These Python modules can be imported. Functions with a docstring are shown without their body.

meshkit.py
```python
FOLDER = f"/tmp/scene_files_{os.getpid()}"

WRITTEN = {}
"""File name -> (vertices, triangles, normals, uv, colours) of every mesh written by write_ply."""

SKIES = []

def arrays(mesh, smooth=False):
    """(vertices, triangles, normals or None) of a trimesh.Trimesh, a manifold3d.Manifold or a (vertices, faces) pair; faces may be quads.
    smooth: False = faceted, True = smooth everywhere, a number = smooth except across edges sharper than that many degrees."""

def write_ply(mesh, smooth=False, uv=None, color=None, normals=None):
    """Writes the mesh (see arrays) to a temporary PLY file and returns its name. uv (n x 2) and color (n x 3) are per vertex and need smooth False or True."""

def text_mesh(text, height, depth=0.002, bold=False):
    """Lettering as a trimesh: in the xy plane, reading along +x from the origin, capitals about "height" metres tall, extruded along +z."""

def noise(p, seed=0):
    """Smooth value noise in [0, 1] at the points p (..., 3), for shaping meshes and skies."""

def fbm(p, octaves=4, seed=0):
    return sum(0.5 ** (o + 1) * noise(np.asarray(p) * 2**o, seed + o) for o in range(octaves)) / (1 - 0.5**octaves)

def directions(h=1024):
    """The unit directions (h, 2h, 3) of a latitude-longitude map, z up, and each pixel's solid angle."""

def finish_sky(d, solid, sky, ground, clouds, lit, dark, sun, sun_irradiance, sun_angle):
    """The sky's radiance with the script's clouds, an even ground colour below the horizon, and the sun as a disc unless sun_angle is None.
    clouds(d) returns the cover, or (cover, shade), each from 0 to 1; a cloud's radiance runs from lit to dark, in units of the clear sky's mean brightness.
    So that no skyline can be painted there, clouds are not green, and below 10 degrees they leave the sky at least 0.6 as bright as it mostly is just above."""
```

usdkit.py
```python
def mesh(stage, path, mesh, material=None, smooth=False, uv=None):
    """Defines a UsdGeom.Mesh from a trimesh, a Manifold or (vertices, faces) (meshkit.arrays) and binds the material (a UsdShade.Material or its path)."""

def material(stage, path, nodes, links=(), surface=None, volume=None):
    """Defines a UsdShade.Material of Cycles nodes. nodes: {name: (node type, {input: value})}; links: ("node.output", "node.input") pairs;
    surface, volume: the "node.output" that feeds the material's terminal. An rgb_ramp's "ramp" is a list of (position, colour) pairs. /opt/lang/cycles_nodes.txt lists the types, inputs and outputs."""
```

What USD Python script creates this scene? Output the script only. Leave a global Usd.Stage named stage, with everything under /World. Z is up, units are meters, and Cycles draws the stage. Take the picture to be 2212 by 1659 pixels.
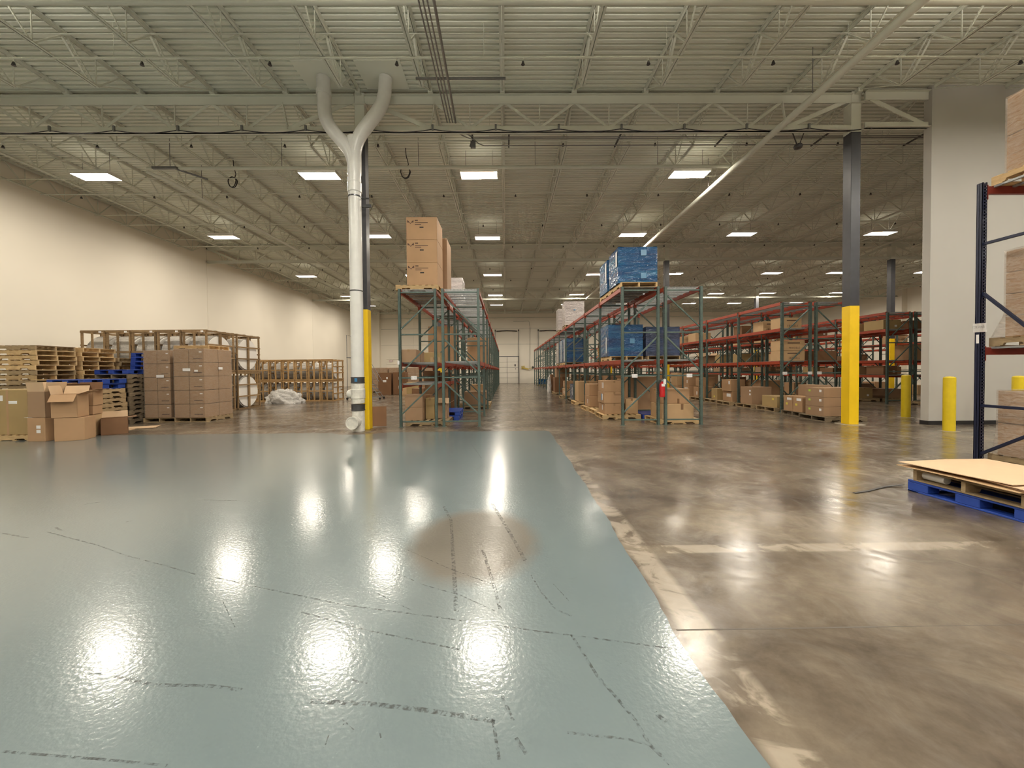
import math, random
import numpy as np
import trimesh
import shapely.geometry as sg
import meshkit, usdkit
from pxr import Usd, UsdGeom, Gf, Sdf, UsdShade

stage = Usd.Stage.CreateInMemory()
UsdGeom.SetStageUpAxis(stage, UsdGeom.Tokens.z)
UsdGeom.SetStageMetersPerUnit(stage, 1.0)
UsdGeom.Xform.Define(stage, '/World')
UsdGeom.Scope.Define(stage, '/World/Looks')
rng = random.Random(7)

# ------------------------------------------------------------------ camera, light levels
EXPOSURE = 1.45
LAMP = 42.0          # radiance of the lamps' diffusers
LAMP_UP = 2.0       # radiance of the small uplight slot on the fixture's top
LAMP_COLOR = (1.0, 0.905, 0.76)
cam = UsdGeom.Camera.Define(stage, '/World/camera')
def set_camera():
    yaw, pit, rol = 0.00894, 0.01902, 0.00889
    F = np.array([math.sin(yaw) * math.cos(pit), math.cos(yaw) * math.cos(pit), -math.sin(pit)])
    R0 = np.array([math.cos(yaw), -math.sin(yaw), 0.0]); U0 = np.cross(R0, F)
    R = math.cos(rol) * R0 - math.sin(rol) * U0; U = math.sin(rol) * R0 + math.cos(rol) * U0
    m = np.eye(4); m[0, :3] = R; m[1, :3] = U; m[2, :3] = -F; m[3, :3] = (0, 0, 1.55)
    cam.AddTransformOp().Set(Gf.Matrix4d(*m.ravel().tolist()))
    cam.CreateHorizontalApertureAttr(36.0); cam.CreateVerticalApertureAttr(27.0)
    cam.CreateFocalLengthAttr(835.9 / 2212 * 36)
    cam.CreateHorizontalApertureOffsetAttr(6.28 / 2212 * 36)
    cam.CreateVerticalApertureOffsetAttr(-13.2 / 2212 * 36)
    cam.CreateClippingRangeAttr(Gf.Vec2f(0.05, 200))
    cam.CreateExposureAttr(EXPOSURE)
set_camera()

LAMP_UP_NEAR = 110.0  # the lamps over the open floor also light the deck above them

# ------------------------------------------------------------------ helpers: scene graph
taken = set()
def fresh(parent, name):
    p = f'{parent}/{name}'; k = 0
    while p in taken:
        k += 1; p = f'{parent}/{name}_{k:03d}'
    taken.add(p); return p
def ops(x, loc, rz=0.0, rx=0.0, ry=0.0):
    x.AddTranslateOp().Set(Gf.Vec3d(*map(float, loc))); x.AddRotateXYZOp().Set(Gf.Vec3f(float(rx), float(ry), float(rz)))
def tag(prim, label=None, cat=None, group=None, kind=None):
    for k, v in (('label', label), ('category', cat), ('group', group), ('kind', kind)):
        if v: prim.SetCustomDataByKey(k, v)
    return prim
def thing(name, label, cat, loc=(0, 0, 0), rz=0.0, group=None, kind=None, rx=0.0, ry=0.0):
    x = UsdGeom.Xform.Define(stage, fresh('/World', name)); ops(x, loc, rz, rx, ry)
    return tag(x.GetPrim(), label, cat, group, kind)
def sub(parent, name, label=None):
    p = UsdGeom.Xform.Define(stage, fresh(str(parent.GetPath()), name)).GetPrim()
    return tag(p, label)
def obj(name, mb, mat, parent=None, smooth=False, label=None, cat=None, group=None, kind=None):
    par = '/World' if parent is None else str(parent.GetPath())
    vf = mb.arr() if isinstance(mb, MB) else mb
    m = usdkit.mesh(stage, fresh(par, name), vf, M[mat], smooth=smooth).GetPrim()
    return tag(m, label, cat, group, kind)
def dup(src, label, loc, rz=0.0, group=None, rx=0.0, ry=0.0, cat=None):
    base = src.GetName()
    while base[-4:-3] == '_' and base[-3:].isdigit(): base = base[:-4]
    x = UsdGeom.Xform.Define(stage, fresh('/World', base)); p = x.GetPrim()
    p.GetReferences().AddInternalReference(src.GetPath()); p.SetInstanceable(True)
    x.ClearXformOpOrder(); 
    x.AddTranslateOp().Set(Gf.Vec3d(*map(float, loc))); x.AddRotateXYZOp().Set(Gf.Vec3f(float(rx), float(ry), float(rz)))
    d = src.GetCustomData()
    tag(p, label, cat or d.get('category'), group)
    if d.get('group') and not group: p.SetCustomDataByKey('group', '')
    return p
protos = {}
def place(key, build, label, loc, rz=0.0, group=None, rx=0.0, ry=0.0):
    """The first of a kind is built, every further one references it."""
    if key not in protos:
        protos[key] = build(label, loc, rz, group, rx, ry); return protos[key]
    return dup(protos[key], label, loc, rz, group, rx, ry)
ORD = ['zeroth', 'first', 'second', 'third', 'fourth', 'fifth', 'sixth', 'seventh', 'eighth', 'ninth', 'tenth', 'eleventh', 'twelfth', 'thirteenth',
       'fourteenth', 'fifteenth', 'sixteenth', 'seventeenth', 'eighteenth', 'nineteenth', 'twentieth', 'twenty-first', 'twenty-second', 'twenty-third', 'twenty-fourth', 'twenty-fifth', 'twenty-sixth', 'twenty-seventh', 'twenty-eighth', 'twenty-ninth', 'thirtieth']

# ------------------------------------------------------------------ helpers: meshes
BOXF = np.array([[0, 2, 1], [0, 3, 2], [4, 5, 6], [4, 6, 7], [0, 1, 5], [0, 5, 4], [1, 2, 6], [1, 6, 5], [2, 3, 7], [2, 7, 6], [3, 0, 4], [3, 4, 7]])
CORN = np.array([[-1, -1, -1], [1, -1, -1], [1, 1, -1], [-1, 1, -1], [-1, -1, 1], [1, -1, 1], [1, 1, 1], [-1, 1, 1]], float) / 2
def _chamfer_topology():
    pts = []
    for c in CORN * 2:
        for k in range(3):
            p = c.copy(); q = c * 0.8; q[k] = c[k]; pts.append(q)
    h = trimesh.convex.convex_hull(np.array(pts))
    idx = [int(np.argmin(np.linalg.norm(np.array(pts) - v, axis=1))) for v in h.vertices]
    return np.array(idx)[h.faces]
CHF = _chamfer_topology()
def rotz(a):
    c, s = math.cos(a), math.sin(a); return np.array([[c, -s, 0], [s, c, 0], [0, 0, 1.0]])
class MB:
    def __init__(s): s.v = []; s.f = []; s.n = 0
    def add(s, v, f):
        v = np.asarray(v, float); f = np.asarray(f, int)
        s.v.append(v); s.f.append(f + s.n); s.n += len(v); return s
    def arr(s): return np.vstack(s.v), np.vstack(s.f)
    def tm(s, m): return s.add(m.vertices, m.faces)
    def box(s, x0, y0, z0, x1, y1, z1, ch=0.0):
        c = np.array([(x0 + x1) / 2, (y0 + y1) / 2, (z0 + z1) / 2]); d = np.abs(np.array([x1 - x0, y1 - y0, z1 - z0]))
        return s.ob(c, d, np.eye(3), ch)
    def ob(s, c, d, R=np.eye(3), ch=0.0):
        d = np.asarray(d, float)
        if ch <= 0: return s.add(np.asarray(c) + (CORN * d) @ np.asarray(R).T, BOXF)
        pts = []
        for cc in CORN * 2:
            for k in range(3):
                q = cc * (d / 2 - ch); q[k] = cc[k] * d[k] / 2; pts.append(q)
        return s.add(np.asarray(c) + np.array(pts) @ np.asarray(R).T, CHF)
    def bar(s, p, q, w, h, up=(0, 0, 1), ch=0.0):
        p = np.asarray(p, float); q = np.asarray(q, float); a = q - p; L = np.linalg.norm(a); a = a / L
        u = np.asarray(up, float)
        if abs(a @ u) > 0.98: u = np.array([0, 1.0, 0]) if abs(a[1]) < .9 else np.array([1.0, 0, 0])
        b = np.cross(u, a); b /= np.linalg.norm(b); u = np.cross(a, b)
        return s.ob((p + q) / 2, (L, w, h), np.stack([a, b, u], 1), ch)
    def tube(s, pts, r, n=10, cap=True):
        pts = np.asarray(pts, float); k = len(pts); r = np.broadcast_to(np.asarray(r, float), (k,))
        t = np.gradient(pts, axis=0); t /= np.linalg.norm(t, axis=1)[:, None]
        u = np.array([0, 0, 1.0]) if abs(t[0][2]) < .9 else np.array([1.0, 0, 0])
        a = np.linspace(0, 2 * math.pi, n, endpoint=False); V = []
        for i in range(k):
            b = np.cross(u, t[i]); b /= np.linalg.norm(b); u = np.cross(t[i], b)
            V.append(pts[i] + r[i] * (np.cos(a)[:, None] * b + np.sin(a)[:, None] * u))
        V = np.vstack(V); Fc = []
        for i in range(k - 1):
            for j in range(n):
                A, B, C, D = i * n + j, i * n + (j + 1) % n, (i + 1) * n + (j + 1) % n, (i + 1) * n + j
                Fc += [[A, B, C], [A, C, D]]
        if cap:
            V = np.vstack([V, pts[0], pts[-1]])
            for j in range(n):
                Fc.append([k * n, (j + 1) % n, j]); Fc.append([k * n + 1, (k - 1) * n + j, (k - 1) * n + (j + 1) % n])
        return s.add(V, Fc)
    def lathe(s, prof, c=(0, 0, 0), axis='z', n=24):
        """prof: (radius, height) pairs from bottom to top."""
        a = np.linspace(0, 2 * math.pi, n, endpoint=False); V = []
        for r, h in prof:
            V.append(np.stack([r * np.cos(a), r * np.sin(a), np.full(n, h)], 1))
        V = np.vstack(V); Fc = []
        for i in range(len(prof) - 1):
            for j in range(n):
                A, B, C, D = i * n + j, i * n + (j + 1) % n, (i + 1) * n + (j + 1) % n, (i + 1) * n + j
                Fc += [[A, B, C], [A, C, D]]
        V = np.vstack([V, [[0, 0, prof[0][1]], [0, 0, prof[-1][1]]]]); k = len(prof) * n
        for j in range(n):
            Fc.append([k, (j + 1) % n, j]); Fc.append([k + 1, (len(prof) - 1) * n + j, (len(prof) - 1) * n + (j + 1) % n])
        if axis == 'x': V = V[:, [2, 0, 1]]
        if axis == 'y': V = V[:, [1, 2, 0]]
        return s.add(V + np.asarray(c), Fc)
    def prism(s, poly, h0, h1, axis='z'):
        """A 2-D outline extruded along an axis: z takes (x, y), y takes (x, z), x takes (y, z)."""
        m = trimesh.creation.extrude_polygon(sg.Polygon(poly) if not hasattr(poly, 'exterior') else poly, h1 - h0, engine='earcut')
        v = np.array(m.vertices); v[:, 2] += h0; f = m.faces
        if axis == 'y': v = v[:, [0, 2, 1]]; f = f[:, ::-1]
        if axis == 'x': v = v[:, [2, 0, 1]]
        return s.add(v, f)
    def text(s, t, h, o, right, up, depth=.002):
        m = meshkit.text_mesh(t, h, depth); r = np.asarray(right, float); u = np.asarray(up, float); n = np.cross(r, u)
        v = np.array(m.vertices); v[:, 0] -= v[:, 0].mean()
        return s.add(np.asarray(o) + v[:, :1] * r + v[:, 1:2] * u + v[:, 2:] * n, m.faces)
    def turn(s, R, t=(0, 0, 0)):
        s.v = [v @ np.asarray(R).T + np.asarray(t) for v in s.v]; return s

# ------------------------------------------------------------------ materials
M = {}
def mat(name, nodes, links=(), surface='p.BSDF'):
    M[name] = usdkit.material(stage, f'/World/Looks/{name}', nodes, list(links), surface=surface)
def plain(name, col, rough=0.5, metallic=0.0, spec=0.5, var=0.0, scale=4.0, bump=0.0, bscale=60.0, coat=0.0, det=4.0):
    """A principled surface with a little procedural unevenness in tone and relief."""
    n = {'p': ('principled_bsdf', {'base_color': col, 'roughness': rough, 'metallic': metallic, 'specular_ior_level': spec, 'coat_weight': coat})}
    l = []
    if var > 0:
        n['g'] = ('geometry', {}); n['t'] = ('noise_texture', {'scale': scale, 'detail': det, 'roughness': .6})
        n['r'] = ('rgb_ramp', {'ramp': [(0.25, tuple(c * (1 - var) for c in col)), (0.75, tuple(min(1, c * (1 + var)) for c in col))]})
        l += [('g.position', 't.vector'), ('t.fac', 'r.fac'), ('r.color', 'p.base_color')]
    if bump > 0:
        n['g2'] = ('geometry', {}); n['t2'] = ('noise_texture', {'scale': bscale, 'detail': 2.0}); n['b'] = ('bump', {'strength': bump, 'distance': 0.01})
        l += [('g2.position', 't2.vector'), ('t2.fac', 'b.height'), ('b.normal', 'p.normal')]
    mat(name, n, l)
mat('ceiling_paint', {'g': ('geometry', {}), 't': ('noise_texture', {'scale': .5, 'detail': 2.0}), 'r': ('rgb_ramp', {'ramp': [(.3, (.68, .69, .60)), (.7, (.77, .78, .68))]}), 'p': ('diffuse_bsdf', {})}, [('g.position', 't.vector'), ('t.fac', 'r.fac'), ('r.color', 'p.color')], surface='p.BSDF')
mat('steel_paint', {'p': ('diffuse_bsdf', {'color': (.66, .665, .58)})}, surface='p.BSDF')
plain('wall_paint', (.86, .805, .70), .7, var=.03, scale=.4, det=1.0)
plain('partition_paint', (.46, .44, .40), .7, var=.015, scale=.5)
plain('white_paint', (.80, .77, .70), .55)
plain('door_paint', (.86, .81, .72), .45)
plain('seam_dark', (.10, .085, .07), .8)
plain('black_rubber', (.016, .015, .016), .5)
plain('column_black', (.045, .045, .052), .38, var=.15, scale=6)
plain('column_yellow', (.86, .56, .010), .42, var=.04, scale=3)
plain('bollard_yellow', (.74, .55, .02), .35, var=.05, scale=9)
plain('rack_green', (.085, .125, .108), .42, var=.22, scale=9)
plain('rack_orange', (.32, .044, .016), .42, var=.18, scale=5)
plain('rack_blue', (.012, .017, .045), .35, var=.1, scale=9)
plain('rack_red', (.24, .030, .018), .42, var=.15, scale=5)
plain('galvanised', (.36, .37, .37), .42, metallic=.6, var=.15, scale=14)
plain('grout_grey', (.30, .265, .21), .6, var=.2, scale=9)
plain('grey_steel', (.20, .20, .20), .45, metallic=.4, var=.1, scale=12)
plain('conduit_steel', (.30, .29, .28), .35, metallic=.7)
plain('pvc', (.70, .69, .655), .30, var=.06, scale=3.5)
plain('pvc_dirty', (.66, .63, .56), .5, var=.22, scale=8)
plain('clamp_band', (.10, .10, .105), .3, metallic=.6)
plain('lamp_housing', (.75, .73, .68), .4)
plain('label_white', (.82, .81, .80), .5)
plain('label_green', (.48, .66, .10), .5)
plain('label_yellow', (.72, .60, .10), .5)
plain('label_blue', (.05, .20, .40), .4)
plain('label_under_film', (.10, .25, .42), .2)
plain('label_grey', (.42, .42, .43), .6)
plain('ink', (.09, .045, .03), .7)
plain('ink_dark', (.02, .015, .012), .7)
plain('red_paint', (.55, .012, .018), .3, coat=.4)
plain('plastic_blue', (.022, .065, .34), .42, var=.12, scale=5)
plain('foam_white', (.82, .80, .76), .7, var=.03)
plain('steel_dark', (.05, .045, .045), .5)
plain('valve_yellow', (.60, .45, .08), .5)
plain('strap_black', (.02, .019, .024), .4)
for k, (c, v) in {'cardboard': ((.42, .255, .135), .07), 'cardboard_red': ((.34, .215, .125), .07), 'cardboard_tan': ((.50, .33, .175), .06), 'cardboard_dark': ((.20, .10, .045), .1), 'cardboard_pale': ((.60, .42, .26), .05), 'cardboard_olive': ((.38, .265, .115), .07)}.items():
    plain(k, c, .75, var=v, scale=2.2, bump=.03, bscale=30)
plain('tape', (.31, .185, .09), .28)
plain('tape_dark', (.20, .11, .055), .3)
def wood(name, a, b, rough=.75):
    mat(name, {'g': ('geometry', {}), 'm': ('mapping', {'scale': (3, 3, 14)}), 't': ('noise_texture', {'scale': 2.4, 'detail': 5.0, 'roughness': .65, 'distortion': .6}),
               'i': ('geometry', {}), 'o': ('object_info', {}), 'r': ('rgb_ramp', {'ramp': [(.28, a), (.5, tuple((x + y) / 2 for x, y in zip(a, b))), (.75, b)]}),
               'h': ('hsv', {'saturation': 1.0}), 'mr': ('map_range', {'to_min': .72, 'to_max': 1.18}), 'p': ('principled_bsdf', {'roughness': rough, 'specular_ior_level': .25})},
        [('g.position', 'm.vector'), ('m.vector', 't.vector'), ('t.fac', 'r.fac'), ('r.color', 'h.color'), ('o.random', 'mr.value'), ('mr.result', 'h.value'), ('h.color', 'p.base_color')])
wood('wood_new', (.50, .335, .165), (.70, .50, .26))
wood('wood_old', (.30, .215, .12), (.48, .355, .205))
wood('wood_grey', (.15, .115, .075), (.28, .22, .145))
wood('wood_crate', (.21, .135, .07), (.34, .23, .12))
wood('wood_crate_new', (.33, .20, .085), (.50, .32, .15))
mat('lamp_lens', {'e': ('emission', {'color': LAMP_COLOR, 'strength': LAMP})}, surface='e.emission')
mat('lamp_slot', {'e': ('emission', {'color': LAMP_COLOR, 'strength': LAMP_UP})}, surface='e.emission')
LAMP_NEAR_COLOR = (1.0, .94, .85)
mat('lamp_lens_near', {'e': ('emission', {'color': LAMP_NEAR_COLOR, 'strength': LAMP})}, surface='e.emission')
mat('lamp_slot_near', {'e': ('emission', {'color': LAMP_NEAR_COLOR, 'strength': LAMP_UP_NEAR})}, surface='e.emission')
def film(name, tint, fac, rough=.16, scale=9.0, stretch=(1, 1, 3.2), strength=.55):
    """Clear stretch film: mostly see-through, with wrinkles that catch the lamps."""
    mat(name, {'g': ('geometry', {}), 'm': ('mapping', {'scale': stretch}), 't': ('noise_texture', {'scale': scale, 'detail': 5.0, 'roughness': .62, 'distortion': 1.2}),
               'b': ('bump', {'strength': strength, 'distance': .05}), 'mr': ('map_range', {'from_min': .35, 'from_max': .72, 'to_min': fac * .4, 'to_max': min(1, fac * 1.9), 'clamp': True}),
               'p': ('principled_bsdf', {'base_color': tint, 'roughness': rough, 'specular_ior_level': .8}), 'c': ('transparent_bsdf', {}), 'x': ('mix_closure', {})},
        [('g.position', 'm.vector'), ('m.vector', 't.vector'), ('t.fac', 'b.height'), ('b.normal', 'p.normal'), ('t.fac', 'mr.value'), ('mr.result', 'x.fac'), ('c.BSDF', 'x.closure1'), ('p.BSDF', 'x.closure2')], surface='x.closure')
film('film_clear', (.66, .58, .48), .15)
film('film_glossy', (.74, .64, .54), .34, rough=.12, scale=7.0, strength=.9)
film('film_milky', (.72, .66, .64), .62)
def wrap(name, dark, mid, pale, rough=.17, strength=.6, scale=7.0):
    """Coloured film stretched in overlapping bands round a load."""
    mat(name, {'g': ('geometry', {}), 'm': ('mapping', {'scale': (1, 1, 2.6)}), 't': ('noise_texture', {'scale': scale, 'detail': 6.0, 'roughness': .6, 'distortion': 1.4}),
               'w': ('noise_texture', {'scale': 2.2, 'detail': 2.0}), 'm2': ('mapping', {'scale': (.25, .25, 3.2)}), 'r': ('rgb_ramp', {'ramp': [(.3, dark), (.52, mid), (.8, pale)]}),
               'b': ('bump', {'strength': strength, 'distance': .06}), 'p': ('principled_bsdf', {'roughness': rough, 'specular_ior_level': .7, 'coat_weight': .3, 'coat_roughness': .08})},
        [('g.position', 'm.vector'), ('m.vector', 't.vector'), ('t.fac', 'b.height'), ('b.normal', 'p.normal'), ('g.position', 'm2.vector'), ('m2.vector', 'w.vector'), ('w.fac', 'r.fac'), ('r.color', 'p.base_color')])
wrap('wrap_blue', (.004, .042, .15), (.007, .095, .26), (.03, .19, .33), strength=1.0, scale=5.5)
wrap('wrap_navy', (.008, .020, .07), (.012, .035, .11), (.02, .06, .15))
wrap('wrap_white', (.42, .38, .37), (.52, .47, .46), (.66, .60, .58))
wrap('wrap_silver', (.34, .32, .29), (.52, .49, .45), (.74, .71, .66), rough=.2, strength=.9, scale=5)
wrap('plastic_sheet', (.62, .60, .58), (.70, .68, .65), (.80, .78, .75), rough=.25, strength=.9, scale=9)

# floor: a brown-grey trowelled slab, worn and stained, and a pale blue-grey epoxy coat
def floor_materials():
    g = ('geometry', {})
    n = {'g': g, 's': ('separate_xyz', {}),
         't1': ('noise_texture', {'scale': .55, 'detail': 8.0, 'roughness': .62, 'distortion': .7}), 'm1': ('mapping', {'scale': (1.0, 1.5, 1)}),
         't2': ('noise_texture', {'scale': 7.0, 'detail': 6.0, 'roughness': .7}),
         't3': ('noise_texture', {'scale': 2.1, 'detail': 5.0, 'roughness': .6, 'distortion': 1.5}),
         'r1': ('rgb_ramp', {'ramp': [(.30, (.062, .046, .032)), (.44, (.118, .093, .068)), (.58, (.185, .150, .110)), (.74, (.27, .225, .165))]}),
         'mx': ('mix', {'mix_type': 'overlay', 'fac': .45}), 'rr': ('map_range', {'from_min': .3, 'from_max': .7, 'to_min': .13, 'to_max': .30, 'clamp': True}),
         # strip of paint residue beside the coating, broken up by noise
         'xd': ('math', {'math_type': 'subtract', 'value2': 1.13}), 'xa': ('math', {'math_type': 'absolute'}), 'xm': ('map_range', {'from_min': .07, 'from_max': .12, 'to_min': 1.0, 'to_max': 0.0, 'clamp': True}),
         'yl': ('map_range', {'from_min': 3.6, 'from_max': 9.0, 'to_min': 1.0, 'to_max': 0.12, 'clamp': True}), 'xk': ('math', {'math_type': 'multiply'}),
         # a worn tape line across the floor
         'yd': ('math', {'math_type': 'subtract', 'value2': 3.29}), 'ya': ('math', {'math_type': 'absolute'}), 'ym': ('map_range', {'from_min': .06, 'from_max': .085, 'to_min': 1.0, 'to_max': 0.0, 'clamp': True}),
         'xg': ('math', {'math_type': 'greater_than', 'value2': 1.35}), 'yk': ('math', {'math_type': 'multiply'}),
         'add': ('math', {'math_type': 'maximum'}), 'brk': ('map_range', {'from_min': .42, 'from_max': .50, 'to_min': .06, 'to_max': .50, 'clamp': True}), 'km': ('math', {'math_type': 'multiply'}),
         'fin': ('mix', {'color2': (.44, .375, .295)}), 'b': ('bump', {'strength': .06, 'distance': .004}),
         't4': ('noise_texture', {'scale': 3.0, 'detail': 3.0}), 'm4': ('mapping', {'scale': (.35, 1.6, 1)}), 'b2': ('bump', {'strength': .10, 'distance': .012}),
         'p': ('principled_bsdf', {'specular_ior_level': .62})}
    l = [('g.position', 's.vector'), ('g.position', 'm1.vector'), ('m1.vector', 't1.vector'), ('g.position', 't2.vector'), ('g.position', 't3.vector'), ('t1.fac', 'r1.fac'), ('r1.color', 'mx.color1'), ('t2.fac', 'mx.color2'),
         ('t3.fac', 'rr.value'), ('rr.result', 'p.roughness'), ('s.x', 'xd.value1'), ('xd.value', 'xa.value1'), ('xa.value', 'xm.value'), ('s.y', 'yl.value'), ('xm.result', 'xk.value1'), ('yl.result', 'xk.value2'),
         ('s.y', 'yd.value1'), ('yd.value', 'ya.value1'), ('ya.value', 'ym.value'), ('s.x', 'xg.value1'), ('ym.result', 'yk.value1'), ('xg.value', 'yk.value2'), ('xk.value', 'add.value1'), ('yk.value', 'add.value2'),
         ('t3.fac', 'brk.value'), ('add.value', 'km.value1'), ('brk.result', 'km.value2'), ('km.value', 'fin.fac'), ('mx.color', 'fin.color1'), ('fin.color', 'p.base_color'),
         ('t2.fac', 'b.height'), ('g.position', 'm4.vector'), ('m4.vector', 't4.vector'), ('t4.fac', 'b2.height'), ('b.normal', 'b2.normal'), ('b2.normal', 'p.normal')]
    mat('concrete', n, l)
    n = {'g': g, 's': ('separate_xyz', {}), 't1': ('noise_texture', {'scale': .35, 'detail': 5.0, 'roughness': .6}), 't2': ('noise_texture', {'scale': 42.0, 'detail': 2.5}), 't3': ('noise_texture', {'scale': 5.0, 'detail': 8.0, 'roughness': .75}),
         'r1': ('rgb_ramp', {'ramp': [(.3, (.122, .160, .165)), (.7, (.146, .184, .188))]}),
         # dull oval where the coat is worn through to a brown stain
         'c': ('vector_math', {'math_type': 'subtract', 'vector2': (-.30, 3.52, 0)}), 'cs': ('vector_math', {'math_type': 'multiply', 'vector2': (1 / .60, 1 / .78, 0)}), 'cl': ('vector_math', {'math_type': 'length'}),
         'cn': ('math', {'math_type': 'multiply_add', 'value2': .25}), 'cm': ('map_range', {'from_min': .92, 'from_max': 1.2, 'to_min': 1.0, 'to_max': 0.0, 'clamp': True}),
         'st': ('mix', {'color2': (.085, .074, .052)}), 'dirt': ('map_range', {'from_min': .60, 'from_max': .74, 'to_min': 0.0, 'to_max': .35, 'clamp': True}), 'dm': ('mix', {'color2': (.10, .11, .11)}),
         'b1': ('bump', {'strength': .16, 'distance': .006}), 't4': ('noise_texture', {'scale': 2.6, 'detail': 3.0, 'distortion': .8}), 'm4': ('mapping', {'scale': (.6, 2.2, 1)}), 'b2': ('bump', {'strength': .05, 'distance': .012}),
         'ro': ('map_range', {'from_min': 0.0, 'from_max': 1.0, 'to_min': .24, 'to_max': .36}), 'cw': ('map_range', {'from_min': 0.0, 'from_max': 1.0, 'to_min': .5, 'to_max': .15}), 'p': ('principled_bsdf', {'specular_ior_level': .75, 'coat_roughness': .11, 'coat_ior': 1.72})}
    l = [('g.position', 't1.vector'), ('g.position', 't2.vector'), ('g.position', 't3.vector'), ('t1.fac', 'r1.fac'), ('g.position', 'c.vector1'), ('c.vector', 'cs.vector1'), ('cs.vector', 'cl.vector1'), ('t3.fac', 'cn.value1'), ('cl.value', 'cn.value3'),
         ('cn.value', 'cm.value'), ('cm.result', 'st.fac'), ('t3.fac', 'dirt.value'), ('dirt.result', 'dm.fac'), ('r1.color', 'dm.color1'), ('dm.color', 'st.color1'), ('st.color', 'p.base_color'), ('cm.result', 'ro.value'), ('ro.result', 'p.roughness'), ('cm.result', 'cw.value'), ('cw.result', 'p.coat_weight'), ('b2.normal', 'p.coat_normal'),
         ('t2.fac', 'b1.height'), ('g.position', 'm4.vector'), ('m4.vector', 't4.vector'), ('t4.fac', 'b2.height'), ('b1.normal', 'b2.normal'), ('b2.normal', 'p.normal')]
    mat('epoxy', n, l)
    mat('scuff', {'g': g, 't': ('noise_texture', {'scale': 38.0, 'detail': 5.0, 'roughness': .7}), 'mr': ('map_range', {'from_min': .46, 'from_max': .70, 'to_min': 0.0, 'to_max': .45, 'clamp': True}),
                  'p': ('principled_bsdf', {'base_color': (.055, .055, .052), 'roughness': .45}), 'c': ('transparent_bsdf', {}), 'x': ('mix_closure', {})},
        [('g.position', 't.vector'), ('t.fac', 'mr.value'), ('mr.result', 'x.fac'), ('c.BSDF', 'x.closure1'), ('p.BSDF', 'x.closure2')], surface='x.closure')
floor_materials()

# ------------------------------------------------------------------ the building
XL, XR, YB, YF = -17.2, 36.0, 47.0, -14.0       # left wall, right wall, far wall, wall behind the camera
DECK = 8.95
GIRD = [10.42 - 24.4, 10.42 - 12.2, 10.42, 10.42 + 12.2, 10.42 + 24.4]
COLX = [-3.80, 9.44, 22.68]
JS = 1.8914

def coat_outline():
    """The coating's edge: right side wavers along x = 1.05, the back edge lies near y = 9.85 and skirts the drain pipe."""
    r = random.Random(3); pts = []
    y = -6.0
    while y < 9.75:
        base = np.interp(y, [-6, 1.4, 2.1, 2.7, 4.3, 6.7, 9.75], [1.0, 1.0, .985, 1.0, 1.05, 1.08, 1.10])
        pts.append((base + .010 * math.sin(y * 5.1) + .006 * r.uniform(-1, 1), y)); y += .09
    x = 1.0
    while x > XL + .2:
        n = -.34 * math.exp(-((x + 3.72) / .55) ** 4)
        pts.append((x, 9.86 + n + .02 * math.sin(x * 3.3) + .012 * r.uniform(-1, 1))); x -= .12
    pts += [(XL + .1, 9.8), (XL + .1, -6.0)]
    return sg.Polygon(pts).buffer(0)
fl = UsdGeom.Xform.Define(stage, fresh('/World', 'floor')).GetPrim(); tag(fl, 'brown-grey polished concrete warehouse floor', None, None, 'structure')
obj('slab', MB().box(XL - .3, YF - .3, -.2, XR + .3, YB + .3, 0), 'concrete', fl)
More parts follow.
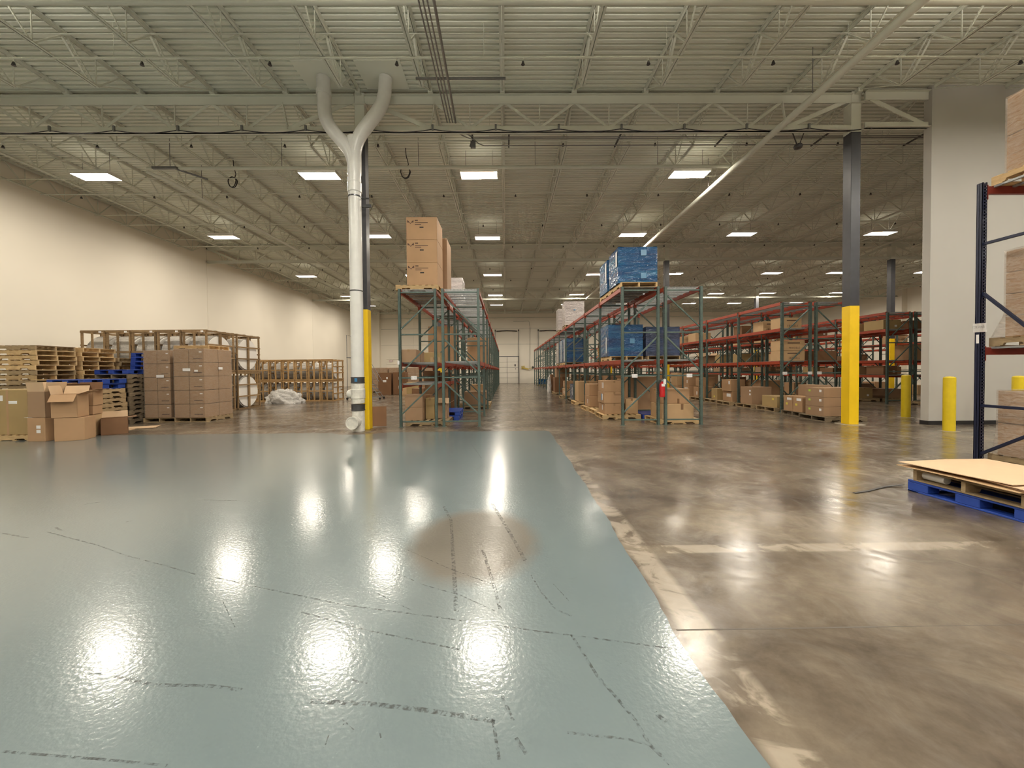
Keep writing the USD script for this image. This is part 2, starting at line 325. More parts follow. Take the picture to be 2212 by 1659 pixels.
def coat():
    p = coat_outline(); inner = p.buffer(-.006); mb = MB()
    m = trimesh.creation.extrude_polygon(p, .002, engine='earcut'); mb.tm(m)
    m = trimesh.creation.extrude_polygon(inner, .0015, engine='earcut'); v = np.array(m.vertices); v[:, 2] += .002; mb.add(v, m.faces)
    return mb
obj('epoxy_coating', coat(), 'epoxy', fl, label='pale blue-grey glossy epoxy coat, scuffed')
def strip_mesh(pl, w, z0, z1):
    line = sg.LineString(pl).buffer(w / 2, cap_style=2, join_style=2)
    mb = MB()
    for g in getattr(line, 'geoms', [line]): mb.prism(g, z0, z1)
    return mb
mb = MB()
SCUFFS = [
    ([(-1.33, 2.48), (-0.83, 2.29), (-0.26, 2.12)], 0.012),
    ([(-2.21, 2.92), (-1.74, 2.76), (-1.08, 2.55), (-0.41, 2.40), (0.15, 2.27), (0.39, 2.22), (0.93, 2.10)], 0.012),
    ([(-0.86, 3.33), (-0.46, 3.01), (-0.12, 2.78)], 0.008),
    ([(-0.83, 2.93), (-0.59, 2.77), (-0.32, 2.64), (-0.04, 2.43)], 0.008),
    ([(-0.91, 2.68), (-0.62, 2.48)], 0.008),
    ([(-4.53, 3.82), (-3.69, 3.50), (-3.28, 3.31), (-2.80, 3.13), (-2.40, 2.97)], 0.012),
    ([(-2.01, 1.97), (-1.77, 1.91), (-1.49, 1.90), (-1.30, 1.87)], 0.02),
    ([(-0.94, 1.80), (-0.65, 1.78), (-0.38, 1.74), (-0.06, 1.68)], 0.025),
    ([(-0.17, 4.47), (0.02, 3.69), (0.15, 3.10)], 0.035),
    ([(0.17, 2.93), (0.23, 2.68), (0.31, 2.47), (0.40, 2.40)], 0.012),
    ([(-0.72, 4.40), (-0.58, 3.99), (-0.42, 3.01), (-0.33, 2.46)], 0.03),
    ([(-0.21, 3.31), (-0.09, 2.72), (-0.05, 2.48)], 0.025),
    ([(0.37, 2.23), (0.45, 1.92), (0.51, 1.79), (0.56, 1.67), (0.58, 1.56), (0.63, 1.48)], 0.016),
    ([(0.25, 1.62), (0.39, 1.60), (0.48, 1.59), (0.58, 1.56)], 0.012),
    ([(0.66, 1.71), (0.69, 1.66)], 0.022),
    ([(0.57, 1.99), (0.63, 2.02)], 0.006),
    ([(-0.80, 1.93), (-0.75, 1.91), (-0.70, 1.90)], 0.01),
    ([(-2.16, 1.99), (-2.08, 1.99)], 0.01),
    ([(-3.98, 4.05), (-3.95, 4.09)], 0.02),
    ([(-2.09, 1.58), (-1.64, 1.54), (-1.35, 1.51)], 0.01),
    ([(-0.03, 1.81), (0.02, 1.68)], 0.016),
    ([(-0.07, 1.69), (-0.04, 1.51)], 0.014),
    ([(0.03, 1.60), (0.07, 1.53)], 0.016),
    ([(-5.02, 4.62), (-4.91, 4.70)], 0.02),
    ([(-1.94, 2.62), (-1.66, 2.34)], 0.006),
    ([(0.33, 2.77), (0.41, 2.56)], 0.006),
    ([(-4.57, 3.93), (-4.40, 3.84)], 0.02),
    ([(-0.74, 1.70), (-0.67, 1.65)], 0.005),
    ([(-0.73, 1.65), (-0.72, 1.71)], 0.005),
    ([(-0.58, 1.68), (-0.54, 1.61)], 0.006),
    ([(-0.76, 1.57), (-0.77, 1.65)], 0.006),
    ([(-0.71, 8.03), (-0.44, 6.83)], 0.02),
    ([(-3.76, 4.74), (-2.74, 4.62)], 0.012),
    ([(-4.97, 3.81), (-4.54, 3.68)], 0.015),
    ([(-2.37, 3.70), (-2.34, 3.86)], 0.015),
]

for pl, w in SCUFFS:
    pl = [p for p in pl]
    s_ = strip_mesh(pl, w, .0036, .0041); mb.add(*s_.arr())
obj('scuff_marks', mb, 'scuff', fl, kind='stuff', label='dark tyre scuffs and scrapes on the coating')
for pl, w in [([(1.0, 2.26), (2.2, 2.262)], .012), ([(2.2, 2.262), (9.0, 2.27)], .004), ([(1.2, 8.35), (7.5, 8.35)], .008), ([(.98, 9.9), (.98, 46.9)], .012), ([(-3, 15.4), (3.2, 15.4)], .012), ([(-3, 20.4), (3.2, 20.4)], .012), ([(5.6, 12.6), (9.5, 12.6)], .008), ([(1.0, 10.6), (9.0, 10.6)], .008)]:
    obj('floor_joint', strip_mesh(pl, w, 0, .0006), 'seam_dark', fl)

# ceiling: steel deck with ribs 152 mm apart running across the room
def deck():
    prof = []; y = YF - .2
    while y < YB + .2:
        prof += [(y, 0), (y + .080, 0), (y + .092, .048), (y + .140, .048)]; y += .1524
    prof = np.array(prof); n = len(prof); V = np.zeros((2 * n, 3))
    V[:n, 0] = XL - .2; V[n:, 0] = XR + .2; V[:n, 1] = V[n:, 1] = prof[:, 0]; V[:n, 2] = V[n:, 2] = DECK + prof[:, 1]
    i = np.arange(n - 1); F = np.concatenate([np.stack([i, i + 1, i + 1 + n], 1), np.stack([i, i + 1 + n, i + n], 1)])
    mb = MB().add(V, F); return mb.box(XL - .3, YF - .3, DECK + .07, XR + .3, YB + .3, DECK + .2)
ce = UsdGeom.Xform.Define(stage, fresh('/World', 'ceiling')).GetPrim(); tag(ce, 'beige painted ribbed steel roof deck', None, None, 'structure')
obj('roof_deck', deck(), 'ceiling_paint', ce)
# flat pans in the deck where the two roof drains come through
obj('drain_pan', MB().box(-5.05, 9.35, DECK - .012, -3.95, 10.3, DECK + .004), 'ceiling_paint', ce)
obj('drain_pan', MB().box(-3.55, 9.35, DECK - .012, -2.45, 10.3, DECK + .004), 'ceiling_paint', ce)

def wall(name, label):
    return tag(UsdGeom.Xform.Define(stage, fresh('/World', name)).GetPrim(), label, None, None, 'structure')
wl = wall('wall_left', 'long bare beige tilt-up concrete wall')
cuts = [YF - .3, GIRD[1], GIRD[2], GIRD[3], GIRD[4], YB]
for a, b in zip(cuts[:-1], cuts[1:]):
    obj('wall_panel', MB().box(XL - .25, a + .012, 0, XL, b - .012, DECK + .1), 'wall_paint', wl)
obj('panel_joint', MB().box(XL - .25, YF, 0, XL - .03, YB, DECK), 'wall_paint', wl)
wf = wall('wall_back', 'far beige wall with dock doors')
cx = [XL - .3] + [XL + 6.1 * k for k in range(1, 9)] + [XR + .3]
for a, b in zip(cx[:-1], cx[1:]):
    obj('wall_panel', MB().box(a + .012, YB, 0, b - .012, YB + .25, DECK + .1), 'wall_paint', wf)
obj('panel_joint', MB().box(XL, YB + .03, 0, XR, YB + .25, DECK), 'wall_paint', wf)
obj('pier', MB().box(XL, YB - .55, 0, -15.05, YB, DECK), 'wall_paint', wf)
obj('ledger', MB().box(XL, YB - .10, DECK - .50, XR, YB, DECK - .22), 'steel_paint', wf)
obj('ledger', MB().box(XL, YB - .05, DECK - 1.05, XR, YB, DECK - .98), 'steel_paint', wf)
for z in (4.72, 6.65): obj('wall_groove', MB().box(XL + 2.2, YB - .006, z, XR, YB + .001, z + .035), 'partition_paint', wf)
wr = wall('wall_right', 'far right beige wall')
obj('wall_panel', MB().box(XR, YF, 0, XR + .25, YB, DECK + .1), 'wall_paint', wr)
for y in (GIRD[2], GIRD[3], GIRD[4]): obj('pier', MB().box(XR - .5, y - .4, 0, XR, y + .4, DECK), 'wall_paint', wr)
ws = wall('wall_front', 'wall behind the viewpoint')
obj('wall_panel', MB().box(XL - .25, YF - .25, 0, XR, YF, DECK + .1), 'wall_paint', ws)
wp = wall('wall_partition', 'white painted partition wall ending beside the girder')
obj('wall_panel', MB().box(11.27, 10.20, 0, XR, 10.40, DECK + .02), 'partition_paint', wp)
mb = MB().box(11.26, 10.188, 0, XR, 10.20, .105); mb.box(11.257, 10.188, 0, 11.27, 10.412, .105)
bb = obj('baseboard_partition', mb, 'black_rubber', None, kind='structure', label='black rubber baseboard of the white partition wall')

# dock doors in the far wall
def dock_door(k, x0, x1, h=3.22, parts=True):
    d = wall(f'door_{k}', ['', 'beige sectional dock door at the end of the centre aisle', 'dock door hidden behind the blue-wrapped rack', 'dock door behind the second-aisle rack', 'dock door behind the carton rows, far left'][k]); y = YB
    n = 5
    for i in range(n):
        obj('door_panel', MB().box(x0, y - .06, i * h / n + .012, x1, y - .005, (i + 1) * h / n - .012, .008), 'door_paint', d)
    obj('door_backing', MB().box(x0, y - .03, 0, x1, y - .002, h), 'seam_dark', d)
    obj('door_stile', MB().box((x0 + x1) / 2 - .02, y - .075, 0, (x0 + x1) / 2 + .02, y - .06, h), 'grey_steel', d)
    obj('door_frame', MB().box(x0 - .06, y - .09, h, x1 + .06, y, h + .09), 'grey_steel', d)
    for x in (x0 - .09, x1 + .02):
        obj('door_track', MB().box(x, y - .16, 0, x + .07, y - .01, 3.3), 'steel_dark', d)
        obj('door_track', MB().box(x + .01, y - .12, 3.3, x + .06, y - .04, 6.45), 'grey_steel', d)
        obj('cable_drum', MB().lathe([(.10, -.05), (.10, .05)], (x + .035, y - .2, 6.40), 'x', 16), 'steel_dark', d)
    obj('torsion_shaft', MB().tube([(x0 + .1, y - .2, 6.3), ((x0 + x1) / 2, y - .2, 6.37), (x1 - .12, y - .2, 6.3)], .055, 8), 'steel_dark', d)
    obj('door_lock', MB().box(x1 - .45, y - .08, 2.05, x1 - .32, y - .055, 2.3), 'steel_dark', d)
    obj('door_handle', MB().box(x1 - .38, y - .08, 1.70, x1 - .30, y - .055, 1.78), 'steel_dark', d)
dock_door(1, -1.15, 1.55); dock_door(2, 4.05, 6.75); dock_door(3, 9.2, 11.9)
for z, h in ((3.02, .10), (2.42, .16), (1.95, .06)): obj('wall_ledge', MB().box(-14.4, YB - .05, z, -3.5, YB, z + h, .01), 'wall_paint', wf)

# ------------------------------------------------------------------ roof steel
def build_joist(L):
    """An open-web joist of length L along +y from the origin (its top chord's underside seat)."""
    def build(label, loc, rz, group, rx, ry):
        t = thing('roof_joist', label, 'roof joist', loc, rz, group)
        zt, zb = -.045, -.72
        mb = MB()
        for s in (-1, 1): mb.box(s * .008, .02, -.012, s * .058, L - .02, 0).box(s * .008, .02, -.085, s * .016, L - .02, 0)
        obj('top_chord', mb, 'steel_paint', t)
        e = 1.18; mb = MB()
        for s in (-1, 1): mb.box(s * .008, e, zb, s * .055, L - e, zb + .010).box(s * .008, e, zb, s * .015, L - e, zb + .055)
        obj('bottom_chord', mb, 'steel_paint', t)
        for y0, y1 in ((0, .14), (L - .14, L)): obj('bearing_seat', MB().box(-.06, y0, -.11, .06, y1, -.012), 'steel_paint', t)
        n = 8; xs = np.linspace(e, L - e, n + 1)
        obj('web_member', MB().bar((0, .12, zt), (0, e, zb + .03), .022, .022), 'steel_paint', t)
        obj('web_member', MB().bar((0, L - .12, zt), (0, L - e, zb + .03), .022, .022), 'steel_paint', t)
        for i in range(n + 1):
            y = xs[i]
            for s in (-1, 1):
                yt = y + s * (xs[1] - xs[0]) / 2
                if .3 < yt < L - .3: obj('web_member', MB().bar((0, y + s * .03, zb + .03), (0, yt - s * .02, zt), .040 if s > 0 else .026, .026), 'steel_paint', t)
            obj('web_vertical', MB().bar((0, y, zb + .03), (0, y, zt), .020, .020), 'steel_paint', t)
        return t
    return build
BAYN = ['behind the viewpoint', 'nearest overhead bay', 'bay over the rack ends', 'third bay', 'farthest bay']
for b, (y0, y1) in enumerate([(YF, GIRD[1]), (GIRD[1], GIRD[2]), (GIRD[2], GIRD[3]), (GIRD[3], GIRD[4]), (GIRD[4], YB)]):
    if b == 0: continue
    for k in range(-7, 21):
        x = COLX[0] + JS * k
        if not XL + .15 < x < XR - .15: continue
        if b == 1 and x > 24: continue
        place(f'joist{b}' if b == 4 else 'joist', build_joist(y1 - y0 - .02), f'beige open-web roof joist, {BAYN[b]}, {ORD[k + 8]} from the left wall', (x, y0 + .01, DECK - .001), 0, f'roof joists, {BAYN[b]}')
def girder(x0, x1, y, label, group):
    t = thing('joist_girder', label, 'roof girder', (0, 0, 0), 0, group)
    zt0, zt1, zb0, zb1 = 8.62, 8.84, 7.89, 8.04
    mb = MB()
    for s in (-1, 1): mb.box(x0, y + s * .012, zt1 - .014, x1, y + s * .10, zt1).box(x0, y + s * .012, zt0, x1, y + s * .024, zt1)
    obj('top_chord', mb, 'steel_paint', t)
    mb = MB()
    for s in (-1, 1): mb.box(x0, y + s * .012, zb0, x1, y + s * .09, zb0 + .014).box(x0, y + s * .012, zb0, x1, y + s * .024, zb1)
    obj('bottom_chord', mb, 'steel_paint', t)
    L = x1 - x0; s = L / 7; a = zt0 + .05; b = zb1 - .05
    tops = [x0 + s * k for k in range(1, 7)]; bots = [x0 + s * .93] + [x0 + s * (k + .5) for k in range(1, 6)] + [x1 - s * .93]
    seq = [(x0 + .15, a)]
    for i in range(6): seq += [(bots[i], b), (tops[i], a)]
    seq += [(bots[6], b), (x1 - .15, a)]
    for i, (p, q) in enumerate(zip(seq[:-1], seq[1:])):
        w = .11 if i in (0, len(seq) - 2) else .07
        obj('web_member', MB().bar((p[0], y, p[1]), (q[0], y, q[1]), .022, w), 'steel_paint', t)
    for bx in bots[1:-1]: obj('web_vertical', MB().bar((bx, y, b), (bx, y, zt0), .025, .025), 'steel_paint', t)
    return t
spans = [XL + .02] + COLX + [XR - .02]
GN = {1: 'line behind the viewpoint', 2: 'nearest girder line', 3: 'second girder line', 4: 'third girder line'}
SN = ['from the left wall to the first column', 'between its first and second columns', 'between its second and third columns', 'ending at the far right wall']
for g in (2, 3, 4):
    for i in range(4):
        a, b = spans[i], spans[i + 1]
        if g == 2:
            if i == 3: continue
            if i == 2: b = 11.40
        a += .135 if i else 0; b -= .135 if i < 3 else .5
        if g == 2 and i == 2:
            t = thing('joist_girder', 'short visible end of the nearest roof girder, running into the white partition', 'roof girder', (0, 0, 0), 0, 'nearest girder line')
            y = GIRD[2]; x0 = a; x1 = b - .002
            for nm, z0, z1 in (('top_chord', 8.62, 8.84), ('bottom_chord', 7.89, 8.04)):
                mb = MB()
                for s in (-1, 1): mb.box(x0, y + s * .012 - .12, z0, x1, y + s * .024 - .12, z1).box(x0, y + s * .012 - .12, (z1 - .014 if nm[0] == 't' else z0), x1, y + s * .09 - .12, (z1 if nm[0] == 't' else z0 + .014))
                obj(nm, mb, 'steel_paint', t)
            obj('web_member', MB().bar((x0 + .15, y - .12, 8.66), (x0 + 1.60, y - .12, 7.98), .022, .11), 'steel_paint', t)
            continue
        girder(a, b, GIRD[g], f'beige lattice girder, {GN[g]}, {SN[i]}', GN[g])
# columns
CN = {(2, 0): 'square column behind the white drainpipe', (2, 1): 'big square column left of the white partition', (3, 0): 'square column behind the carton tower rack', (3, 1): 'square column behind the fire extinguisher rack',
      (3, 2): 'square column seen just left of the partition edge', (4, 0): 'square column far behind the left rack', (4, 1): 'thin far column behind the blue-wrapped loads', (4, 2): 'thin far column seen past the long orange beam'}
for (g, i), nm in CN.items():
    x, y, w = COLX[i], GIRD[g] + (.10 if g == 2 and i == 1 else 0.0), .13
    if (g, i) == (2, 1): y = GIRD[2] + .1
    if (g, i) == (2, 0): y = GIRD[2] + .1
    t = thing('column', f'{nm}, yellow below and black above', 'column', (x, y, 0))
    obj('yellow_base', MB().box(-w - .002, -w - .002, 0, w + .002, w + .002, 3.22, .008), 'column_yellow', t, label='bright yellow lower sleeve')
    obj('shaft', MB().box(-w, -w, 3.21, w, w, 7.86, .008), 'column_black', t)
    obj('column_head', MB().box(-w, -w, 7.86, w, w, DECK - .02, .008), 'steel_paint', t)
    obj('cap_plate', MB().box(-w - .05, -w - .05, 8.60, w + .05, w + .05, 8.615), 'steel_paint', t)

# bridging angles across the joists
for b, (y0, y1) in enumerate([(GIRD[1], GIRD[2]), (GIRD[2], GIRD[3]), (GIRD[3], GIRD[4]), (GIRD[4], YB)]):
    for q, fr in enumerate((.25, .5, .845 if b == 0 else .75)):
        y = y0 + fr * (y1 - y0)
        x1 = 22.0 if b == 0 else XR - .02
        t = thing('roof_bridging', f'thin beige bridging across the roof joists, {ORD[q + 1]} line, {BAYN[b + 1]}', 'roof bracing')
        obj('upper_bar', MB().box(XL + .02, y - .016, DECK - .109, x1, y + .016, DECK - .093), 'steel_paint', t)
        if not (b == 0 and q == 2): obj('lower_bar', MB().box(XL + .02, y - .016, DECK - .739, x1, y + .016, DECK - .723), 'steel_paint', t)
        if b == 0:
            for k in range(-6, 14):
                x = COLX[0] + JS * k; sd = 1 if x < 0 else -1
                obj('brace', MB().bar((x - sd * .02, y + .02, DECK - .10), (x - sd * .02, y + .55, DECK - .70), .05, .012), 'steel_paint', t)

# ------------------------------------------------------------------ lamps
def build_lamp(label, loc, rz, group, rx, ry, slot='lamp_slot', lens='lamp_lens'):
    t = thing('high_bay_light', label, 'ceiling light', loc, rz, group)
    mb = MB().box(-.62, -.26, .05, .62, .26, .125, .012)
    for q in (-1, 1): mb.box(-.62, q * .26, 0, .62, q * .245, .06).box(q * .62, -.245, 0, q * .605, .245, .06)
    obj('housing', mb, 'lamp_housing', t)
    obj('diffuser', MB().add([[-.605, -.245, .012], [.605, -.245, .012], [.605, .245, .012], [-.605, .245, .012]], [[0, 2, 1], [0, 3, 2]]), lens, t, label='glowing white diffuser')
    obj('uplight_slot', MB().add([[-.55, -.06, .127], [.55, -.06, .127], [.55, .06, .127], [-.55, .06, .127]], [[0, 1, 2], [0, 2, 3]]), slot, t)
    mb = MB()
    for x in (-.45, .45): mb.tube([(x, 0, .12), (x, 0, .83)], .006, 6)
    obj('hanger', mb, 'conduit_steel', t)
    return t
LX = [-13.55, -6.15, -.83, 6.25, 11.6, 18.45, 23.0, 29.2]
LXN = ['nearest the long left wall', 'second from the left wall', 'over the centre aisle', 'over the first right-hand rack', 'fifth from the left wall', 'sixth from the left wall', 'seventh from the left wall', 'farthest from the left wall']
for r, (y, xs) in enumerate([(13.12, LX[:4]), (18.95, LX), (26.7, LX), (33.8, LX), (38.8, LX)]):
    for i, x in enumerate(xs):
        place('lamp', build_lamp, f'glowing rectangular high-bay light, {LXN[i]}, in the {ORD[r + 1]} lit row', (x, y + (.35 if r == 1 and i == 2 else 0), 8.10), 0, 'high-bay ceiling lights')
for nj, y in enumerate((5.6, -.4, -6.4)):
    for ni, x in enumerate((-9.5, -2.2, 2.0, 8.6, 13.5, 20.0)):
        place('lamp_near', lambda *a: build_lamp(*a, slot='lamp_slot_near', lens='lamp_lens_near'), f'glowing high-bay light over the open floor, {ORD[ni + 1]} from the left, {ORD[nj + 1]} row before the girder', (x, y, 8.10), 0, 'lights over the open floor')

# ------------------------------------------------------------------ pipes, conduits, cable
def hung_pipe(name, pts, r, m, label, cat, hang=(), hm='grey_steel', n=10):
    t = thing(name, label, cat)
    obj('pipe_run', MB().tube(pts, r, n), m, t, smooth=40)
    for (x, y, z) in hang:
        obj('hanger', MB().tube([(x, y, z), (x, y, DECK - .01)], .008, 6), hm, t)
    return t
zs = 8.0; zm_ = 7.78
hung_pipe('sprinkler_main', [(-11.2, 12.4, zs), (7.28, 12.4, zs)], .055, 'steel_paint', 'horizontal off-white sprinkler pipe crossing in front of the first lit row', 'pipe', [(x, 12.4, zs) for x in (-10.5, -7, -2.7, 1, 4.9)])
hung_pipe('sprinkler_main', [(7.15, -6, zm_), (7.15, 34, zm_)], .082, 'steel_paint', 'thick off-white pipe running lengthwise along the ceiling, right of the centre', 'pipe', [(7.15, y, zm_) for y in (3.2, 9.0, 13.6, 17.4, 21.5, 26, 31)], n=14)
hung_pipe('sprinkler_main', [(-11.0, 12.15, zm_), (-10.85, 12.8, zm_), (-10.56, 20, zm_), (-10.4, 34, zm_)], .05, 'steel_paint', 'off-white lengthwise ceiling pipe on the left, elbowing from the cross pipe', 'pipe', [(-10.75, y, zm_) for y in (14, 18)])
def build_head(label, loc, rz, group, rx, ry):
    t = thing('fire_sprinkler', label, 'sprinkler head', loc, rz, group)
    obj('pipe_nipple', MB().tube([(0, 0, -.03), (0, 0, .06)], .012, 6), 'steel_paint', t)
    obj('frame', MB().lathe([(.014, -.03), (.022, -.045), (.032, -.085), (.036, -.095)], n=10), 'steel_dark', t, smooth=40)
    obj('deflector', MB().lathe([(.040, -.108), (.040, -.103), (.014, -.096)], n=12), 'steel_dark', t)
    return t
for q, y in enumerate([8.36, 11.35, 14.6, 17.6, 20.6, 25.0, 28.2, 31.4, 37.5, 41.0, 44.2]):
    z = 8.21; x1 = 21.0 if y < 10 else XR - .1
    t = thing('sprinkler_branch', f'thin off-white sprinkler branch pipe across the ceiling, {ORD[q + 1]} from the front', 'pipe')
    obj('pipe_run', MB().tube([(XL + .05, y, z), (x1, y, z)], .022, 8), 'steel_paint', t, smooth=40)
    for k in range(14):
        x = -16 + 3.9 * k
        if x < x1: obj('hanger', MB().tube([(x, y, z), (x, y, DECK - .01)], .006, 5), 'steel_paint', t)
    off = (.0, 1.3)[q % 2]
    for k in range(19):
        x = -15.9 + 2.68 * k + .25 + off
        if x < x1 - .2 and y < 32: place('head', build_head, f'small dark sprinkler under the {ORD[q + 1]} branch pipe, {ORD[k + 1]} from the left wall', (x, y, z - .045), 0, f'sprinkler heads, {ORD[q + 1]} branch pipe')
hung_pipe('sprinkler_main', [(XL + .3, 7.0, 8.1), (21, 7.0, 8.1)], .05, 'steel_paint', 'off-white cross pipe along the very top edge of the view', 'pipe', [(x, 7.0, 8.1) for x in (-12, -8.5, -4.6, -.9, 2.8, 6.6, 11)])
for q, (x0, x1, r, m) in enumerate([(-1.47, -1.47, .016, 'conduit_steel'), (-1.39, -1.40, .016, 'conduit_steel'), (-1.31, -1.33, .016, 'conduit_steel'), (-1.17, -1.25, .028, 'conduit_steel')]):
    obj('conduit', MB().tube([(x0, -4, 8.06), (x0, 5, 8.06), (x1, 10.28, 8.06)], r, 8), m, None, smooth=40, label=f'dark steel conduit running lengthwise overhead, {ORD[q + 1]} of the four from the left', cat='conduit', group='bundle of four overhead conduits')
obj('strut_channel', MB().box(-1.95, 8.79, 8.085, .06, 8.83, 8.125), 'grey_steel', None, label='grey strut channel carrying the four overhead conduits', cat='strut')
obj('strut_channel', MB().box(-1.95, 3.79, 8.085, .06, 3.83, 8.125), 'grey_steel', None, label='grey strut channel under the conduits, nearer overhead', cat='strut')
for q, (y, z, x0) in enumerate([(10.72, 7.94, -.8), (10.80, 7.94, -.9), (11.05, 7.90, -.55)]):
    obj('conduit', MB().tube([(x0 - .6, 10.5, 8.06), (x0 - .15, y - .05, z + .03), (x0, y, z), (22.0, y, z)], .014, 8), 'conduit_steel', None, smooth=40, label=f'thin steel conduit running crosswise behind the nearest girder, {ORD[q + 1]} of three', cat='conduit', group='crosswise conduits behind the nearest girder')
for q, x in enumerate([-.85, .15, 3.2, 6.1, 8.9, 11.6]):
    obj('conduit_strut', MB().box(x - .02, 10.40, 7.955, x + .02, 11.25, 7.985), 'steel_dark', None, label=f'dark strut under the nearest girder holding conduits, {ORD[q + 1]} from the left', cat='strut')
mb = MB().box(-.92, 10.90, 7.78, -.78, 10.98, 7.955)
obj('junction_box', mb, 'grey_steel', None, label='small grey junction box where the crosswise conduits begin', cat='junction box')
def swag():
    t = thing('swagged_cable', 'black cable drooping between clamps along the nearest girder', 'cable'); pts = []
    xs = np.arange(XL + .4, 11.2, 1.66)
    for a, b in zip(xs[:-1], xs[1:]):
        for u in np.linspace(0, 1, 7)[:-1]: pts.append((a + u * (b - a), 10.30, 7.90 - .075 * 4 * u * (1 - u)))
    obj('cable', MB().tube(pts, .011, 6), 'strap_black', t, smooth=60)
    for a in xs: obj('clamp', MB().box(a - .025, 10.285, 7.88, a + .025, 10.325, 8.02), 'grey_steel', t)
swag()
def coil(loc, label, r=.16):
    a = np.linspace(0, 2 * math.pi * 3.2, 60)
    pts = np.stack([r * np.cos(a) * (1 + .1 * np.sin(a * 3)), .02 * np.sin(a * .7) + .004 * a, r * np.sin(a) * 1.25], 1)
    pts = np.vstack([pts, [[r * .6, .1, .3], [r * .1, .1, .6], [0, .1, .83 + DECK - 8.95]]])
    t = thing('cable_coil', label, 'cable', loc); obj('coil', MB().tube(pts, .013, 6), 'strap_black', t, smooth=60)
coil((-9.35, 13.5, 8.12), 'coil of black cable hanging from the ceiling, far left', .14)
coil((-3.25, 12.9, 8.12), 'loose black cable loops hanging beside the white drainpipe', .15)
obj('roof_anchor', MB().box(-10.95, 12.25, 7.93, -10.2, 12.32, 8.0).tube([(-10.3, 12.3, 7.96), (-9.7, 12.9, 7.9)], .03, 8), 'grey_steel', None, label='grey pipe bracket where the left lengthwise pipe begins', cat='bracket')
def cam_unit():
    t = thing('ceiling_device', 'dark device on a V bracket under the nearest girder, left of the big column', 'device', (8.05, 10.62, 7.60))
    obj('body', MB().lathe([(.02, -.07), (.09, -.05), (.11, 0), (.09, .05), (.05, .06)], n=14), 'steel_dark', t, smooth=50)
    for s in (-1, 1): obj('bracket_arm', MB().bar((s * .03, 0, .04), (s * .16, 0, .38), .03, .01), 'steel_dark', t)
cam_unit()

